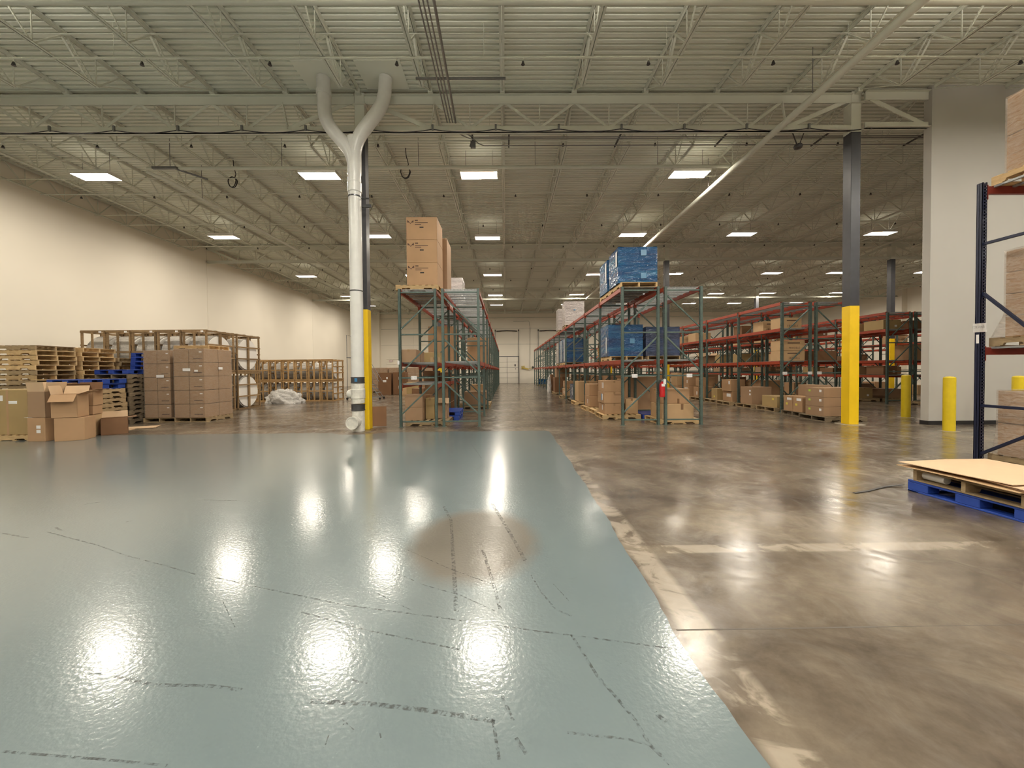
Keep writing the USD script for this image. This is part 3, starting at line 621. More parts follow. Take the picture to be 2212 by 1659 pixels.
# ------------------------------------------------------------------ roof drain pipe at the left column
def drain():
    t = thing('drain_pipe', 'thick white forked roof drain pipe standing against the yellow and black column', 'pipe', (-3.80, 9.98, 0))
    r = .158
    def arc(pts, k=10):
        """Rounds the corners of a polyline."""
        P = [np.array(p, float) for p in pts]; out = [P[0]]
        for a, b, c in zip(P[:-2], P[1:-1], P[2:]):
            d0 = (a - b) / np.linalg.norm(a - b); d1 = (c - b) / np.linalg.norm(c - b); R = .34
            p, q = b + d0 * R, b + d1 * R
            for u in np.linspace(0, 1, k): out.append((1 - u) ** 2 * p + 2 * u * (1 - u) * b + u * u * q)
        out.append(P[-1]); return np.array(out)
    obj('riser', MB().tube([(0, 0, 1.3), (0, 0, 6.2)], r, 28), 'pvc', t, smooth=40)
    obj('upper_coupling', MB().lathe([(r, 6.1), (r + .018, 6.12), (r + .018, 6.35), (r + .004, 6.37), (r + .004, 6.55), (r + .018, 6.58), (r + .018, 7.45), (r, 7.5)], n=28), 'pvc', t, smooth=30)
    obj('left_branch', MB().tube(arc([(0, 0, 6.7), (0, -.02, 7.06), (-.70, -.06, 7.86), (-.71, -.08, 8.935)]), r + .006, 24), 'pvc', t, smooth=50)
    obj('right_branch', MB().tube(arc([(.0, 0, 6.9), (.04, -.02, 7.40), (.80, -.06, 8.32), (.85, -.08, 8.935)]), r + .004, 24), 'pvc', t, smooth=50)
    obj('branch_collar', MB().lathe([(r + .018, 8.50), (r + .022, 8.52), (r + .022, 8.62), (r + .006, 8.63)], (-.71, -.07, 0), n=24), 'pvc', t, smooth=40)
    obj('strap_clamp', MB().lathe([(r + .001, 5.98), (r + .008, 5.98), (r + .008, 6.015), (r + .001, 6.015)], n=28), 'clamp_band', t)
    obj('strap_clamp', MB().lathe([(r + .001, 3.60), (r + .007, 3.60), (r + .007, 3.625), (r + .001, 3.625)], n=28), 'clamp_band', t)
    obj('clamp_bracket', MB().box(.15, .05, 5.985, .34, .09, 6.01).box(.12, .14, 5.8, .36, .18, 5.88), 'clamp_band', t)
    # cleanout section low down
    b = obj('lower_band', MB().lathe([(r, 1.26), (r + .014, 1.26), (r + .014, 1.28), (r + .008, 1.285), (r + .008, 1.395), (r + .014, 1.40), (r + .014, 1.42), (r, 1.42)], n=32), 'clamp_band', t, smooth=30, label='dark steel coupling band')
    obj('band_label', MB().box(-.02, -r - .012, 1.30, .05, -r - .006, 1.39), 'label_blue', b, label='small blue sticker on the band')
    obj('cleanout_tee', MB().lathe([(r - .005, .74), (r + .005, .76), (r + .005, .86), (r + .018, .87), (r + .018, 1.10), (r + .005, 1.12), (r + .005, 1.24), (r - .004, 1.27)], n=32), 'pvc_dirty', t, smooth=30)
    obj('cleanout_bulge', MB().lathe([(.115, 0), (.115, .10), (.10, .16), (.06, .19), (.01, .20)], (0, 0, 0), 'x', 20).turn(rotz(math.pi), (-.09, .0, .985)), 'pvc_dirty', t, smooth=40)
    b = obj('lower_band', MB().lathe([(r, .56), (r + .014, .56), (r + .014, .58), (r + .008, .585), (r + .008, .695), (r + .014, .70), (r + .014, .72), (r, .72)], n=32), 'clamp_band', t, smooth=30, label='dark steel coupling band')
    obj('base_elbow', MB().lathe([(r - .002, 0), (r - .002, .58)], n=32), 'pvc_dirty', t, smooth=30)
    obj('side_inlet', MB().lathe([(.145, -.1), (.145, .16), (.162, .17), (.162, .30), (.142, .30), (.138, .285), (.01, .28)], (0, 0, 0), 'y', 28).turn(rotz(math.pi - .08), (-.02, -.03, .27)), 'pvc_dirty', t, smooth=30)
    obj('grout_collar', MB().lathe([(.36, 0), (.30, .018), (.20, .03), (.15, .03)], n=26), 'concrete', t)
drain()

# ------------------------------------------------------------------ pallet racks
BAY, DEPTH, RH = 2.515, 1.067, 3.83
def post_mesh(x, y, z1, holes, w=.076, d=.070, sx=1):
    """Closed-section rack post centred on (x, y); with holes, the faces towards +-x carry a row of punched openings."""
    mb = MB(); t = .006
    if not holes: return mb.box(x - d / 2, y - w / 2, 0, x + d / 2, y + w / 2, z1, .006)
    mb.box(x - d / 2, y - w / 2, 0, x + d / 2, y - w / 2 + t, z1).box(x - d / 2, y + w / 2 - t, 0, x + d / 2, y + w / 2, z1)
    mb.box(x - t / 2, y - w / 2, 0, x + t / 2, y + w / 2, z1)
    for s in (-1, 1):
        a, b = sorted((x + s * d / 2, x + s * (d / 2 - t)))
        mb.box(a, y - w / 2, 0, b, y - .012, z1).box(a, y + .012, 0, b, y + w / 2, z1)
        z = 0
        while z < z1:
            mb.box(a, y - .012, z, b, y + .012, min(z + .026, z1)); z += .0508
    return mb
def add_frame(t, y, holes, m='rack_green', h=RH, pitch=1.2):
    f = sub(t, 'upright_frame')
    for x in (.04, DEPTH - .04):
        obj('post', post_mesh(x, y, h, holes), m, f)
        obj('footplate', MB().box(x - .06, y - .055, 0, x + .06, y + .055, .008), m, f)
    for z in (.15, 1.37, 2.57, h - .10):
        obj('brace', MB().bar((.075, y, z), (DEPTH - .075, y, z), .030, .040, ch=.004), m, f)
    for z0, z1 in ((.36, 1.24), (1.52, 2.44), (2.72, 3.60)):
        obj('brace', MB().bar((.07, y, z0), (DEPTH - .07, y, z1), .030, .040, ch=.004), m, f)
def deck_mesh(y0, y1, z):
    mb = MB(); x0, x1 = .045, DEPTH - .045
    for k in range(3):
        y = y0 + (y1 - y0) * (k + .5) / 3; mb.box(x0, y - .026, z - .036, x1, y + .026, z - .006)
    n = int((y1 - y0) / .062)
    for k in range(n + 1):
        y = y0 + .004 + (y1 - y0 - .008) * k / n; mb.box(x0, y - .0035, z - .004, x1, y + .0035, z + .003)
    for k in range(11):
        x = x0 + .005 + (x1 - x0 - .01) * k / 10; mb.box(x - .003, y0, z - .006, x + .003, y1, z - .001)
    return mb
def add_level(t, i, z, m='rack_orange', deck=True):
    y0, y1 = i * BAY + .042, (i + 1) * BAY - .042
    for x in (.04, DEPTH - .04):
        b = obj('beam', MB().box(x - .027, y0, z - .115, x + .027, y1, z - .005, .004), m, t)
        for y in (y0, y1 - .012): obj('connector', MB().box(x - .042, y, z - .19, x + .042, y + .012, z + .01), m, b)
    if deck:
        ym = (y0 + y1) / 2
        for a, b in ((y0 + .01, ym - .01), (ym + .01, y1 - .01)): obj('wire_deck', deck_mesh(a, b, z + .0), 'galvanised', t)
def build_row(nb, levels, extra=(), nholes=3, skip=()):
    """A run of nb bays along +y; the row's outer face is x = 0, its inner face x = DEPTH."""
    def build(label, loc, rz, group, rx, ry):
        t = thing('pallet_rack', label, 'pallet rack', loc, rz, group)
        for i in range(nb + 1): add_frame(t, i * BAY, i < nholes or i > nb + 1 - nholes)
        for i in range(nb):
            for z in levels: add_level(t, i, z)
        for i, z in extra: add_level(t, i, z)
        return t
    return build
PAIR = 2 * DEPTH + .125
def rack_row(key, nb, levels, label, x, y, mirrored=False, extra=()):
    if mirrored: place(key, build_row(nb, levels, extra), label, (x + PAIR, y + nb * BAY, 0), 180)
    else: place(key, build_row(nb, levels, extra), label, (x, y, 0), 0)
AX, AY = 3.20, 10.69        # first rack right of the aisle
BX, BY = -2.96, 10.77       # rack left of the aisle
rack_row('rowA', 13, (1.82, 3.83), 'long green rack with orange beams carrying the blue-wrapped loads, right side of the centre aisle', AX, AY)
rack_row('rowA', 13, (1.82, 3.83), 'green rack back to back with the blue-wrapped one, fire extinguisher on its end', AX, AY, True)
rack_row('rowB', 13, (1.80, 3.825), 'long green rack under the tower of big cartons, left side of the centre aisle', BX, BY, False, ((0, 1.20), (1, 1.20)))
rack_row('rowA', 13, (1.82, 3.83), 'long green rack with empty shelves along the left side of the centre aisle', BX, BY, True)
CX, CY = 9.62, 13.45
rack_row('rowC', 12, (1.80, 2.95, 3.86), 'long orange-beamed green rack right of the second aisle, above the row of palletised cartons', CX, CY)
rack_row('rowC', 12, (1.80, 2.95, 3.86), 'green rack back to back behind the row of palletised cartons', CX, CY, True)
DX, DY = 15.92, 16.05
rack_row('rowD', 11, (1.22, 1.85, 3.15, 3.86), 'red-beamed green rack seen between the big yellow column and the white partition', DX, DY)
rack_row('rowD', 11, (1.22, 1.85, 3.15, 3.86), 'red-beamed green rack back to back behind the one beside the white partition', DX, DY, True)
rack_row('rowC', 12, (1.80, 2.95, 3.86), 'distant green rack, last but one row before the right wall', 22.95, 15.0)
rack_row('rowC', 12, (1.80, 2.95, 3.86), 'distant green rack, last row before the right wall', 29.3, 15.0)

# white location cards on the rack ends
def card(x, y, z, label, w=.155, h=.10, txt='T3E-A8', rz=0.0, tilt=0.0):
    t = thing('location_card', label, 'sign', (x, y, z), rz, ry=tilt)
    obj('board', MB().box(-w / 2, -.002, -h / 2, w / 2, .002, h / 2), 'label_white', t)
    if txt: obj('lettering', MB().text(txt, .032, (0, -.0021, -.016), (1, 0, 0), (0, 0, 1), .0006), 'label_grey', t)
card(BX + .42, BY - .024, 1.37, 'white location card on the end frame below the carton tower')
card(AX + .37, AY - .024, 1.37, 'white location card on the end frame below the blue-wrapped loads')
card(AX + PAIR - .37, AY - .024, 1.37, 'white location card on the end frame right of the fire extinguisher')
card(CX + .12, CY - .045, 1.37, 'white location card on the near post of the second-aisle rack', .16, .10)
card(CX + 1.0, CY - .045, 1.37, 'white location card on the inner post of the second-aisle rack', .16, .10)
card(CX + 1.33, CY - .045, 1.37, 'white location card on the twin post just left of the big yellow column', .16, .10)
# small white fitting clipped on the back of the left end frame
obj('post_clip', MB().box(BX - .02, BY - .06, 1.74, BX + .03, BY - .04, 1.85), 'label_white', None, label='small white clip on the outermost post of the left rack', cat='clip')

# fire extinguisher hung between the twin end posts
def extinguisher():
    t = thing('fire_extinguisher', 'red fire extinguisher with white tag hung on the twin rack posts', 'fire extinguisher', (AX + DEPTH + .03, AY - .105, .78))
    obj('cylinder', MB().lathe([(.02, 0), (.068, .006), (.075, .03), (.075, .33), (.066, .37), (.035, .41), (.022, .43)], n=24), 'red_paint', t, smooth=40)
    obj('valve', MB().lathe([(.022, .42), (.026, .46), (.016, .48)], n=12), 'grey_steel', t)
    obj('handle', MB().bar((-.02, 0, .475), (.09, 0, .50), .018, .010).bar((-.02, 0, .50), (.10, 0, .545), .018, .008), 'steel_dark', t)
    obj('hose', MB().tube([(-.02, 0, .46), (-.08, -.01, .46), (-.115, -.02, .38), (-.105, -.02, .22), (-.09, -.03, .10)], .011, 8), 'black_rubber', t, smooth=60)
    obj('data_plate', MB().box(-.045, -.079, .30, .045, -.070, .37), 'label_white', t)
    obj('tag', MB().box(.0, -.085, .36, .07, -.081, .50), 'label_white', t, label='white inspection tag')
    obj('wall_hook', MB().box(-.03, .03, .40, .03, .066, .5), 'grey_steel', t)
extinguisher()

# dark blue rack at the right edge, beams running across the view
def blue_rack():
    t = thing('pallet_rack', 'dark blue rack with red beams and shrink-wrapped loads at the right edge', 'pallet rack', (7.64, 6.17, 0))
    W, H, D = 2.70, 4.47, 1.067
    for x in (0, W):
        f = sub(t, 'upright_frame')
        for y in (0, -D):
            m = post_mesh(0, 0, H, True, .080, .076); m.turn(rotz(math.pi / 2), (x, y, 0))
            obj('post', m, 'rack_blue', f); obj('footplate', MB().box(x - .07, y - .07, 0, x + .07, y + .07, .01), 'rack_blue', f)
            if x == 0 and y == 0:
                mb = MB()
                for k in range(int(H / .0508)): mb.box(.016, -.0395, k * .0508 + .03, .026, -.0385, k * .0508 + .044)
                obj('slot_edge', mb, 'galvanised', f, kind='stuff', label='bright edges of the punched slots')
        for z in (.92, 2.05 if x else .10, 3.50):
            if z > .5: obj('brace', MB().bar((x, -.03, z), (x, -D + .03, z), .034, .045, ch=.005), 'rack_blue', f)
        for z0, z1 in ((.14, .84), (2.72, 1.58)): obj('brace', MB().bar((x, -.03, z0), (x, -D + .03, z1), .034, .045, ch=.005), 'rack_blue', f)
    for z in (1.86, 4.42):
        for y in (0, -D):
            b = obj('beam', MB().box(.042, y - .028, z - .125, W - .042, y + .028, z - .005, .004), 'rack_red', t)
            for x in (.040, W - .052): obj('connector', MB().box(x, y - .042, z - .22, x + .012, y + .042, z + .01), 'rack_red', b)
        mb = MB()
        for k in range(9): mb.box(.15 + k * .3, -D + .03, z - .03, .19 + k * .3, -.03, z)
        obj('deck_support', mb, 'galvanised', t)
    obj('label_strip', MB().box(-.041, -.02, 1.92, -.039, .02, 2.06), 'label_white', t)
blue_rack()
t = thing('location_card', 'white card lettered in grey on the dark blue post at the right edge', 'sign', (7.565, 6.11, 2.165), 0, ry=-3.5)
obj('board', MB().box(-.115, -.004, -.07, .10, .0, .07), 'label_white', t)
obj('lettering', MB().text('T3EAN8', .038, (-.008, -.0041, -.005), (1, 0, 0), (0, 0, 1), .0008), 'label_grey', t)

# bollards
for (x, y, nm) in [(10.69, 9.22, 'in front of the white partition wall'), (12.36, 11.83, 'just behind the end of the white partition wall'), (12.42, 9.25, 'half hidden behind the wrapped loads of the dark blue rack')]:
    t = thing('bollard', f'yellow steel bollard {nm}', 'bollard', (x, y, 0))
    obj('post', MB().lathe([(.11, 0), (.11, 1.27), (.10, 1.295), (.06, 1.31), (.01, 1.315)], n=28), 'bollard_yellow', t, smooth=40)
    obj('grout_ring', MB().lathe([(.20, 0), (.18, .003), (.11, .004)], n=28), 'grout_grey', t)
for (x, y) in [(9.44, 10.52)]:
    obj('grout_patch', MB().lathe([(.34, 0), (.30, .002), (.1, .003)], (x, y, 0), n=9), 'grout_grey', fl)

ROWS = [(AX, AY, 13), (AX + DEPTH + .125, AY, 13), (BX, BY, 13), (BX + DEPTH + .125, BY, 13), (CX, CY, 12), (CX + DEPTH + .125, CY, 12)]
used_slots = set()
def slot(x, y, z):
    """The nearest free pallet place between two frames of the rack that holds (x, y): two places to a bay."""
    k = min(range(len(ROWS)), key=lambda i: abs(ROWS[i][0] + .53 - x))
    x0, y0, nb = ROWS[k]
    best = sorted(((abs(y0 + b * BAY + q - y), (k, round(z), b, q)) for b in range(nb) for q in (.665, 1.85)))
    for _, s in best:
        if s not in used_slots:
            used_slots.add(s); return y0 + s[2] * BAY + s[3]

# ------------------------------------------------------------------ pallets
def pallet_builder(m='wood_old', L=1.20, W=1.02, H=.14, name='wood_pallet', notch=True):
    """Stringer pallet centred on the origin: deck boards along x span the three stringers, which run along y... boards lie across y."""
    def build(label, loc, rz, group, rx, ry):
        t = thing(name, label, 'pallet', loc, rz, group, rx=rx, ry=ry)
        for k in range(7):
            w = .14 if k in (0, 6) else .089; y = -L / 2 + .07 + k * (L - .14) / 6
            obj('top_board', MB().box(-W / 2, y - w / 2, H - .017, W / 2, y + w / 2, H, .002), m, t)
        for k in range(4):
            w = .14 if k in (0, 3) else .09; y = -L / 2 + .07 + k * (L - .14) / 3
            obj('bottom_board', MB().box(-W / 2, y - w / 2, 0, W / 2, y + w / 2, .015, .002), m, t)
        for x in (-W / 2 + .02, 0, W / 2 - .02):
            if notch:
                a = L / 2; P = [(-a, .015), (-.43, .015), (-.41, .052), (-.20, .052), (-.18, .015), (.18, .015), (.20, .052), (.41, .052), (.43, .015), (a, .015), (a, H - .017), (-a, H - .017)]
                obj('stringer', MB().prism(P, x - .02, x + .02, 'x'), m, t)
            else: obj('stringer', MB().box(x - .02, -L / 2, .015, x + .02, L / 2, H - .017), m, t)
        return t
    return build
def block_pallet(m='plastic_blue', L=1.20, W=1.02, H=.145, name='blue_pallet'):
    def build(label, loc, rz, group, rx, ry):
        t = thing(name, label, 'pallet', loc, rz, group, rx=rx, ry=ry)
        obj('deck', MB().box(-W / 2, -L / 2, H - .03, W / 2, L / 2, H, .006), m, t)
        for x in (-W / 2 + .08, 0, W / 2 - .08):
            for y in (-L / 2 + .11, 0, L / 2 - .11):
                obj('block', MB().box(x - .08, y - .11, .022, x + .08, y + .11, H - .03, .006), m, t)
        for x in (-W / 2 + .08, 0, W / 2 - .08): obj('skid', MB().box(x - .08, -L / 2, 0, x + .08, L / 2, .022, .004), m, t)
        for y in (-L / 2 + .06, L / 2 - .06): obj('skid', MB().box(-W / 2, y - .06, 0, W / 2, y + .06, .0219, .004), m, t)
        return t
    return build
PAL = {'old': pallet_builder('wood_old'), 'new': pallet_builder('wood_new'), 'grey': pallet_builder('wood_grey'), 'blue': block_pallet()}
PH = {'old': .14, 'new': .14, 'grey': .14, 'blue': .145}
PWORD = {'old': 'brown wooden', 'new': 'pale wooden', 'grey': 'grey wooden', 'blue': 'blue'}
def pal(kind, label, x, y, z=0.0, rz=0.0, group=None): return place('pal_' + kind, PAL[kind], label, (x, y, z), rz, group)
def stack(kinds, where, x, y, rz=0.0, z=0.0):
    """kinds from the floor up; every pallet is a thing of its own."""
    n = len(kinds); r = random.Random(where)
    for i, k in enumerate(kinds):
        o = n - i
        pos = 'top one' if o == 1 else f'{ORD[o]} from the top'
        pal(k, f'{PWORD[k]} pallet, {pos} of the stack {where}', x + r.uniform(-.03, .03), y + r.uniform(-.03, .03), z, rz + r.uniform(-1.2, 1.2), f'pallets of the stack {where}')
        z += PH[k]
    return z
o_, n_, g_, b_ = 'old', 'new', 'grey', 'blue'
r_ = random.Random(5)
def mix(n, *kinds): return [r_.choice(kinds) for _ in range(n)]
stack(mix(9, g_, o_) + mix(8, n_, o_), 'at the left edge', -13.75, 11.45, 90)
stack(mix(9, g_, o_) + mix(8, n_), 'second along the left wall', -13.72, 12.62, 90)
stack(mix(9, g_) + mix(6, n_, o_), 'third along the left wall', -13.72, 13.78, 90)
stack(mix(8, g_, o_) + [b_, b_], 'topped by two blue pallets', -12.11, 11.33)
stack(mix(10, g_) + [g_, b_], 'topped by a single blue pallet', -12.14, 12.62)
stack(mix(12, g_) + [b_, b_, b_, b_], 'topped by four blue pallets', -12.2, 13.85)
stack(mix(17, g_, n_) + [n_], 'peeping over the wrapped cartons', -10.95, 14.1, 90)

# ------------------------------------------------------------------ cartons
def carton(label, x, y, z, w, d, h, tone='cardboard', rz=0.0, group=None, marks=(), tape=True, face='-y', name='carton'):
    """A taped carton; (x, y, z) is the centre of its base. marks: (face, u, v, w, h, material) stickers or print, u from the face's centre, v from its base."""
    t = thing(name, label, 'cardboard box', (x, y, z), rz, group)
    obj('body', MB().box(-w / 2, -d / 2, 0, w / 2, d / 2, h, min(.008, .02 * h)), tone, t)
    if tape:
        e = .0012; mb = MB()
        if w >= d: mb.box(-w / 2 - e, -.03, h - .07, -w / 2, .03, h).box(w / 2, -.03, h - .07, w / 2 + e, .03, h).box(-w / 2 - e, -.03, h, w / 2 + e, .03, h + e)
        else: mb.box(-.03, -d / 2 - e, h - .07, .03, -d / 2, h).box(-.03, d / 2, h - .07, .03, d / 2 + e, h).box(-.03, -d / 2 - e, h, .03, d / 2 + e, h + e)
        obj('tape', mb, 'tape', t)
    for f, u, v, mw, mh, mm in marks:
        e = .002
        if f == '-y': mb = MB().box(u - mw / 2, -d / 2 - e, v, u + mw / 2, -d / 2 + .0005, v + mh)
        elif f == '-x': mb = MB().box(-w / 2 - e, -u - mw / 2, v, -w / 2 + .0005, -u + mw / 2, v + mh)
        else: mb = MB().box(w / 2 - .0005, u - mw / 2, v, w / 2 + e, u + mw / 2, v + mh)
        obj({'label_white': 'sticker', 'label_green': 'green_sticker', 'label_yellow': 'yellow_sticker', 'label_blue': 'blue_sticker', 'tape': 'tape_strip', 'tape_dark': 'tape_strip'}.get(mm, 'print'), mb, mm, t)
    return t
def open_carton(label, x, y, z, w, d, h, tone='cardboard', rz=0.0, flaps=(60, 120, 40, 100), fl_len=None, marks=(), inside='cardboard_pale'):
    """An open carton; flaps: opening angle of the -y, +y, -x, +x flaps from upright inwards (0 = upright, 90 = level outwards, over 90 hangs)."""
    t = thing('open_carton', label, 'cardboard box', (x, y, z), rz); k = .006
    obj('body', MB().box(-w / 2, -d / 2, 0, w / 2, d / 2, k).box(-w / 2, -d / 2, 0, w / 2, -d / 2 + k, h).box(-w / 2, d / 2 - k, 0, w / 2, d / 2, h).box(-w / 2, -d / 2, 0, -w / 2 + k, d / 2, h).box(w / 2 - k, -d / 2, 0, w / 2, d / 2, h), tone, t)
    L = fl_len or min(w, d) / 2
    for (dx, dy, n), a in zip(((0, -1, w), (0, 1, w), (-1, 0, d), (1, 0, d)), flaps):
        if a is None: continue
        a = math.radians(a); o = np.array([dx * (w / 2 - .003), dy * (d / 2 - .003), h])
        q = o + L * np.array([dx * math.sin(a), dy * math.sin(a), math.cos(a)])
        obj('flap', MB().bar(o, q, n - .012, .005, up=(dx * math.cos(a), dy * math.cos(a), -math.sin(a)) if True else (0, 0, 1)), inside if a < 1.2 else tone, t)
    for f, u, v, mw, mh, mm in marks:
        if f == '-y': obj('sticker', MB().box(u - mw / 2, -d / 2 - .002, v, u + mw / 2, -d / 2 + .0005, v + mh), mm, t)
        else: obj('sticker', MB().box(w / 2 - .0005, u - mw / 2, v, w / 2 + .002, u + mw / 2, v + mh), mm, t)
    return t
# left foreground cluster
pal('new', 'wooden pallet under the big tan carton at the left edge', -11.74, 9.68, 0, 90)
carton('big tan carton on a pallet at the left edge, with white labels', -11.72, 9.68, .14, 1.14, .98, 1.06, 'cardboard_olive', 0, marks=[('-y', .13, .73, .20, .07, 'label_white'), ('-y', -.16, .80, .12, .13, 'label_white'), ('-y', .0, .0, .05, 1.06, 'cardboard')])
carton('lower carton with two stacked white labels beside the big tan carton', -10.87, 9.24, 0, .42, .42, .55, 'cardboard', -2, marks=[('-y', .06, .30, .10, .075, 'label_white'), ('-y', .06, .20, .10, .075, 'label_white')])
obj('paper_scrap', MB().box(-11.16, 9.04, .552, -10.98, 9.14, .555), 'foam_white', None, label='white scrap lying on the lower carton beside the big tan one', cat='paper')
open_carton('upper open carton with upright flap, stacked beside the big tan carton', -10.87, 9.26, .556, .42, .42, .60, 'cardboard_red', -2, (8, 40, 12, 12), .22)
carton('large plain carton at the front of the pile, under the gaping one', -10.273, 9.306, 0, .513, .50, .54, 'cardboard', 25, tape=False)
carton('short carton tucked behind the large plain one', -10.60, 9.86, 0, .42, .36, .54, 'cardboard_tan', 20, tape=False)
open_carton('gaping carton with its front flap hanging down, on top of the pile', -10.32, 9.25, .545, .45, .44, .54, 'cardboard', 22, (142, 25, 12, 70), .21)
carton('middle carton of the pile behind the gaping one', -10.58, 9.84, .545, .44, .38, .22, 'cardboard', 20, tape=False)
open_carton('open carton with a green sticker, topmost behind the gaping one', -10.58, 9.84, .768, .46, .40, .40, 'cardboard', 20, (30, 10, 12, 85), .18, marks=[('-y', .03, .24, .12, .07, 'label_green')], inside='cardboard_dark')
open_carton('small open carton standing alone on the edge of the blue floor', -10.156, 10.114, 0, .495, .34, .42, 'cardboard_dark', 43, (None, 20, None, 85), .17)
for (a, b, c, q, nm) in [(-10.75, 10.60, .8, 12, 'behind the small open carton'), (-10.55, 11.15, .9, 30, 'beside the first wrapped cartons'), (-11.2, 10.25, .6, 35, 'between the pallet stack and the small open carton')]:
    obj('cardboard_sheet', MB().ob((a, b, .0045 + .0085 * (q == 30)), (c, .55, .008), rotz(math.radians(q))), 'cardboard_pale', None, label=f'flat cardboard sheet lying on the floor {nm}', cat='cardboard sheet')

# ------------------------------------------------------------------ wrapped loads
def film_shell(w, d, z0, z1, seed, amp=.010, over=.008, flare=0.0, top=True, N=26):
    """A wrinkled box skin round a load of size w x d."""
    def side(p0, p1, n0):
        u = np.linspace(0, 1, N); zz = np.linspace(z0, z1, N); U, Z = np.meshgrid(u, zz)
        P = np.array(p0)[None, None] * (1 - U[..., None]) + np.array(p1)[None, None] * U[..., None]
        P = np.concatenate([P, Z[..., None]], -1)
        nz = meshkit.noise(np.stack([P[..., 0] * 5 + seed, P[..., 1] * 5, P[..., 2] * 14], -1), seed) - .4 + .45 * (meshkit.noise(np.stack([P[..., 0] * 13 + seed, P[..., 1] * 13, P[..., 2] * 26], -1), seed + 5) - .5)
        edge = np.minimum(np.minimum(U, 1 - U) * 8, 1)
        fl = flare * np.clip((z0 + .35 - Z) / .35, 0, 1)
        P[..., :2] += np.array(n0) * (over + amp * nz * edge + fl)[..., None]
        V = P.reshape(-1, 3); i = np.arange(N * N).reshape(N, N)
        a, b, c, e = i[:-1, :-1].ravel(), i[:-1, 1:].ravel(), i[1:, 1:].ravel(), i[1:, :-1].ravel()
        return V, np.concatenate([np.stack([a, b, c], 1), np.stack([a, c, e], 1)])
    mb = MB(); w, d = w / 2, d / 2
    for p0, p1, n0 in (((-w, -d), (w, -d), (0, -1)), ((w, -d), (w, d), (1, 0)), ((w, d), (-w, d), (0, 1)), ((-w, d), (-w, -d), (-1, 0))): mb.add(*side(p0, p1, n0))
    if top:
        X, Y = np.meshgrid(np.linspace(-w - over, w + over, N), np.linspace(-d - over, d + over, N))
        Z = z1 + over + amp * (meshkit.noise(np.stack([X * 6, Y * 6, X * 0 + seed], -1), seed) - .3)
        V = np.stack([X, Y, Z], -1).reshape(-1, 3); i = np.arange(N * N).reshape(N, N)
        a, b, c, e = i[:-1, :-1].ravel(), i[:-1, 1:].ravel(), i[1:, 1:].ravel(), i[1:, :-1].ravel()
        mb.add(V, np.concatenate([np.stack([a, b, c], 1), np.stack([a, c, e], 1)]))
    return mb
def carton_load(label, x, y, z, w, d, h, nx, ny, nz, tone, rz=0.0, filmm='film_clear', seed=1, marks=(), group=None, flare=0.0, gap=.014, prints=True):
    t = thing('wrapped_carton_load', label, 'wrapped load', (x, y, z), rz, group)
    for k in range(nz):
        for i in range(nx):
            for j in range(ny):
                if 0 < i < nx - 1 and 0 < j < ny - 1: continue
                x0, y0, z0 = -w / 2 + i * w / nx, -d / 2 + j * d / ny, k * h / nz
                c = obj('carton', MB().box(x0 + gap / 2, y0 + gap / 2, z0 + .001, x0 + w / nx - gap / 2, y0 + d / ny - gap / 2, z0 + h / nz - gap * .8, .007), tone, t)
                if prints and j == 0 and i == nx - 1:
                    ww = w / nx; obj('print', MB().box(x0 + ww * .3, y0 + gap / 2 - .0015, z0 + h / nz * .22, x0 + ww * .86, y0 + .006, z0 + h / nz * .28), 'ink', c)
                    obj('label', MB().box(x0 + ww * .68, y0 + gap / 2 - .0016, z0 + h / nz * .70, x0 + ww * .86, y0 + .006, z0 + h / nz * .78), 'label_white', c)
    obj('stretch_film', film_shell(w, d, .01, h, seed, flare=flare), filmm, t, smooth=True, label='clear wrinkled stretch film')
    for f, u, v, mw, mh in marks:
        if f == '-y': mb = MB().box(u - mw / 2, -d / 2 - .026, v, u + mw / 2, -d / 2 - .022, v + mh)
        else: mb = MB().box(w / 2 + .022, u - mw / 2, v, w / 2 + .026, u + mw / 2, v + mh)
        obj('label_sheet', mb, 'label_white', t)
    return t
pal('old', 'wooden pallet under the first stack of film-wrapped cartons', -11.02, 12.98)
carton_load('first stack of film-wrapped cartons, right beside the blue pallets', -11.10, 12.98, .14, .84, 1.12, 2.16, 2, 2, 5, 'cardboard_red', 0, 'film_clear', 3, [('-y', .12, 1.28, .24, .09)])
pal('old', 'wooden pallet under the second, wider stack of film-wrapped cartons', -10.02, 12.96)
carton_load('second stack of film-wrapped cartons with two labels, at the outer end', -10.02, 12.96, .14, .96, 1.26, 2.20, 2, 2, 5, 'cardboard_red', 0, 'film_clear', 8, [('-y', -.05, 1.48, .24, .09), ('-y', .25, 1.46, .11, .06), ('+x', .05, 1.53, .18, .08)])

# loads in coloured film
def film_load(label, x, y, z, w, d, h, m, rz=0.0, seed=1, group=None, bands=3, strips=()):
    t = thing('wrapped_load', label, 'wrapped load', (x, y, z), rz, group)
    mb = film_shell(w, d, 0, h, seed, amp=.022, over=.0, N=46); obj('film', mb, m, t, smooth=True)
    obj('core', MB().box(-w / 2 + .02, -d / 2 + .02, .004, w / 2 - .02, d / 2 - .02, h - .02), m, t)
    for f, u, v, mw, mh in strips:
        if f == '-y': b = MB().box(u - mw / 2, -d / 2 - .018, v, u + mw / 2, -d / 2 - .014, v + mh)
        else: b = MB().box(-w / 2 - .020, -u - mw / 2, v, -w / 2 - .016, -u + mw / 2, v + mh)
        obj('label_sheet', b, 'label_white' if f == '-x' else 'label_under_film', t)
    return t
zt, zm = 3.835, 1.825
def rack_load(fn, lab, pk, x, y, z, *a, **k):
    y = slot(x, y, z)
    pal(pk, f'pallet under the {lab}', x, y, z, 0)
    return fn(lab, x, y, z + PH[pk], *a, **k)
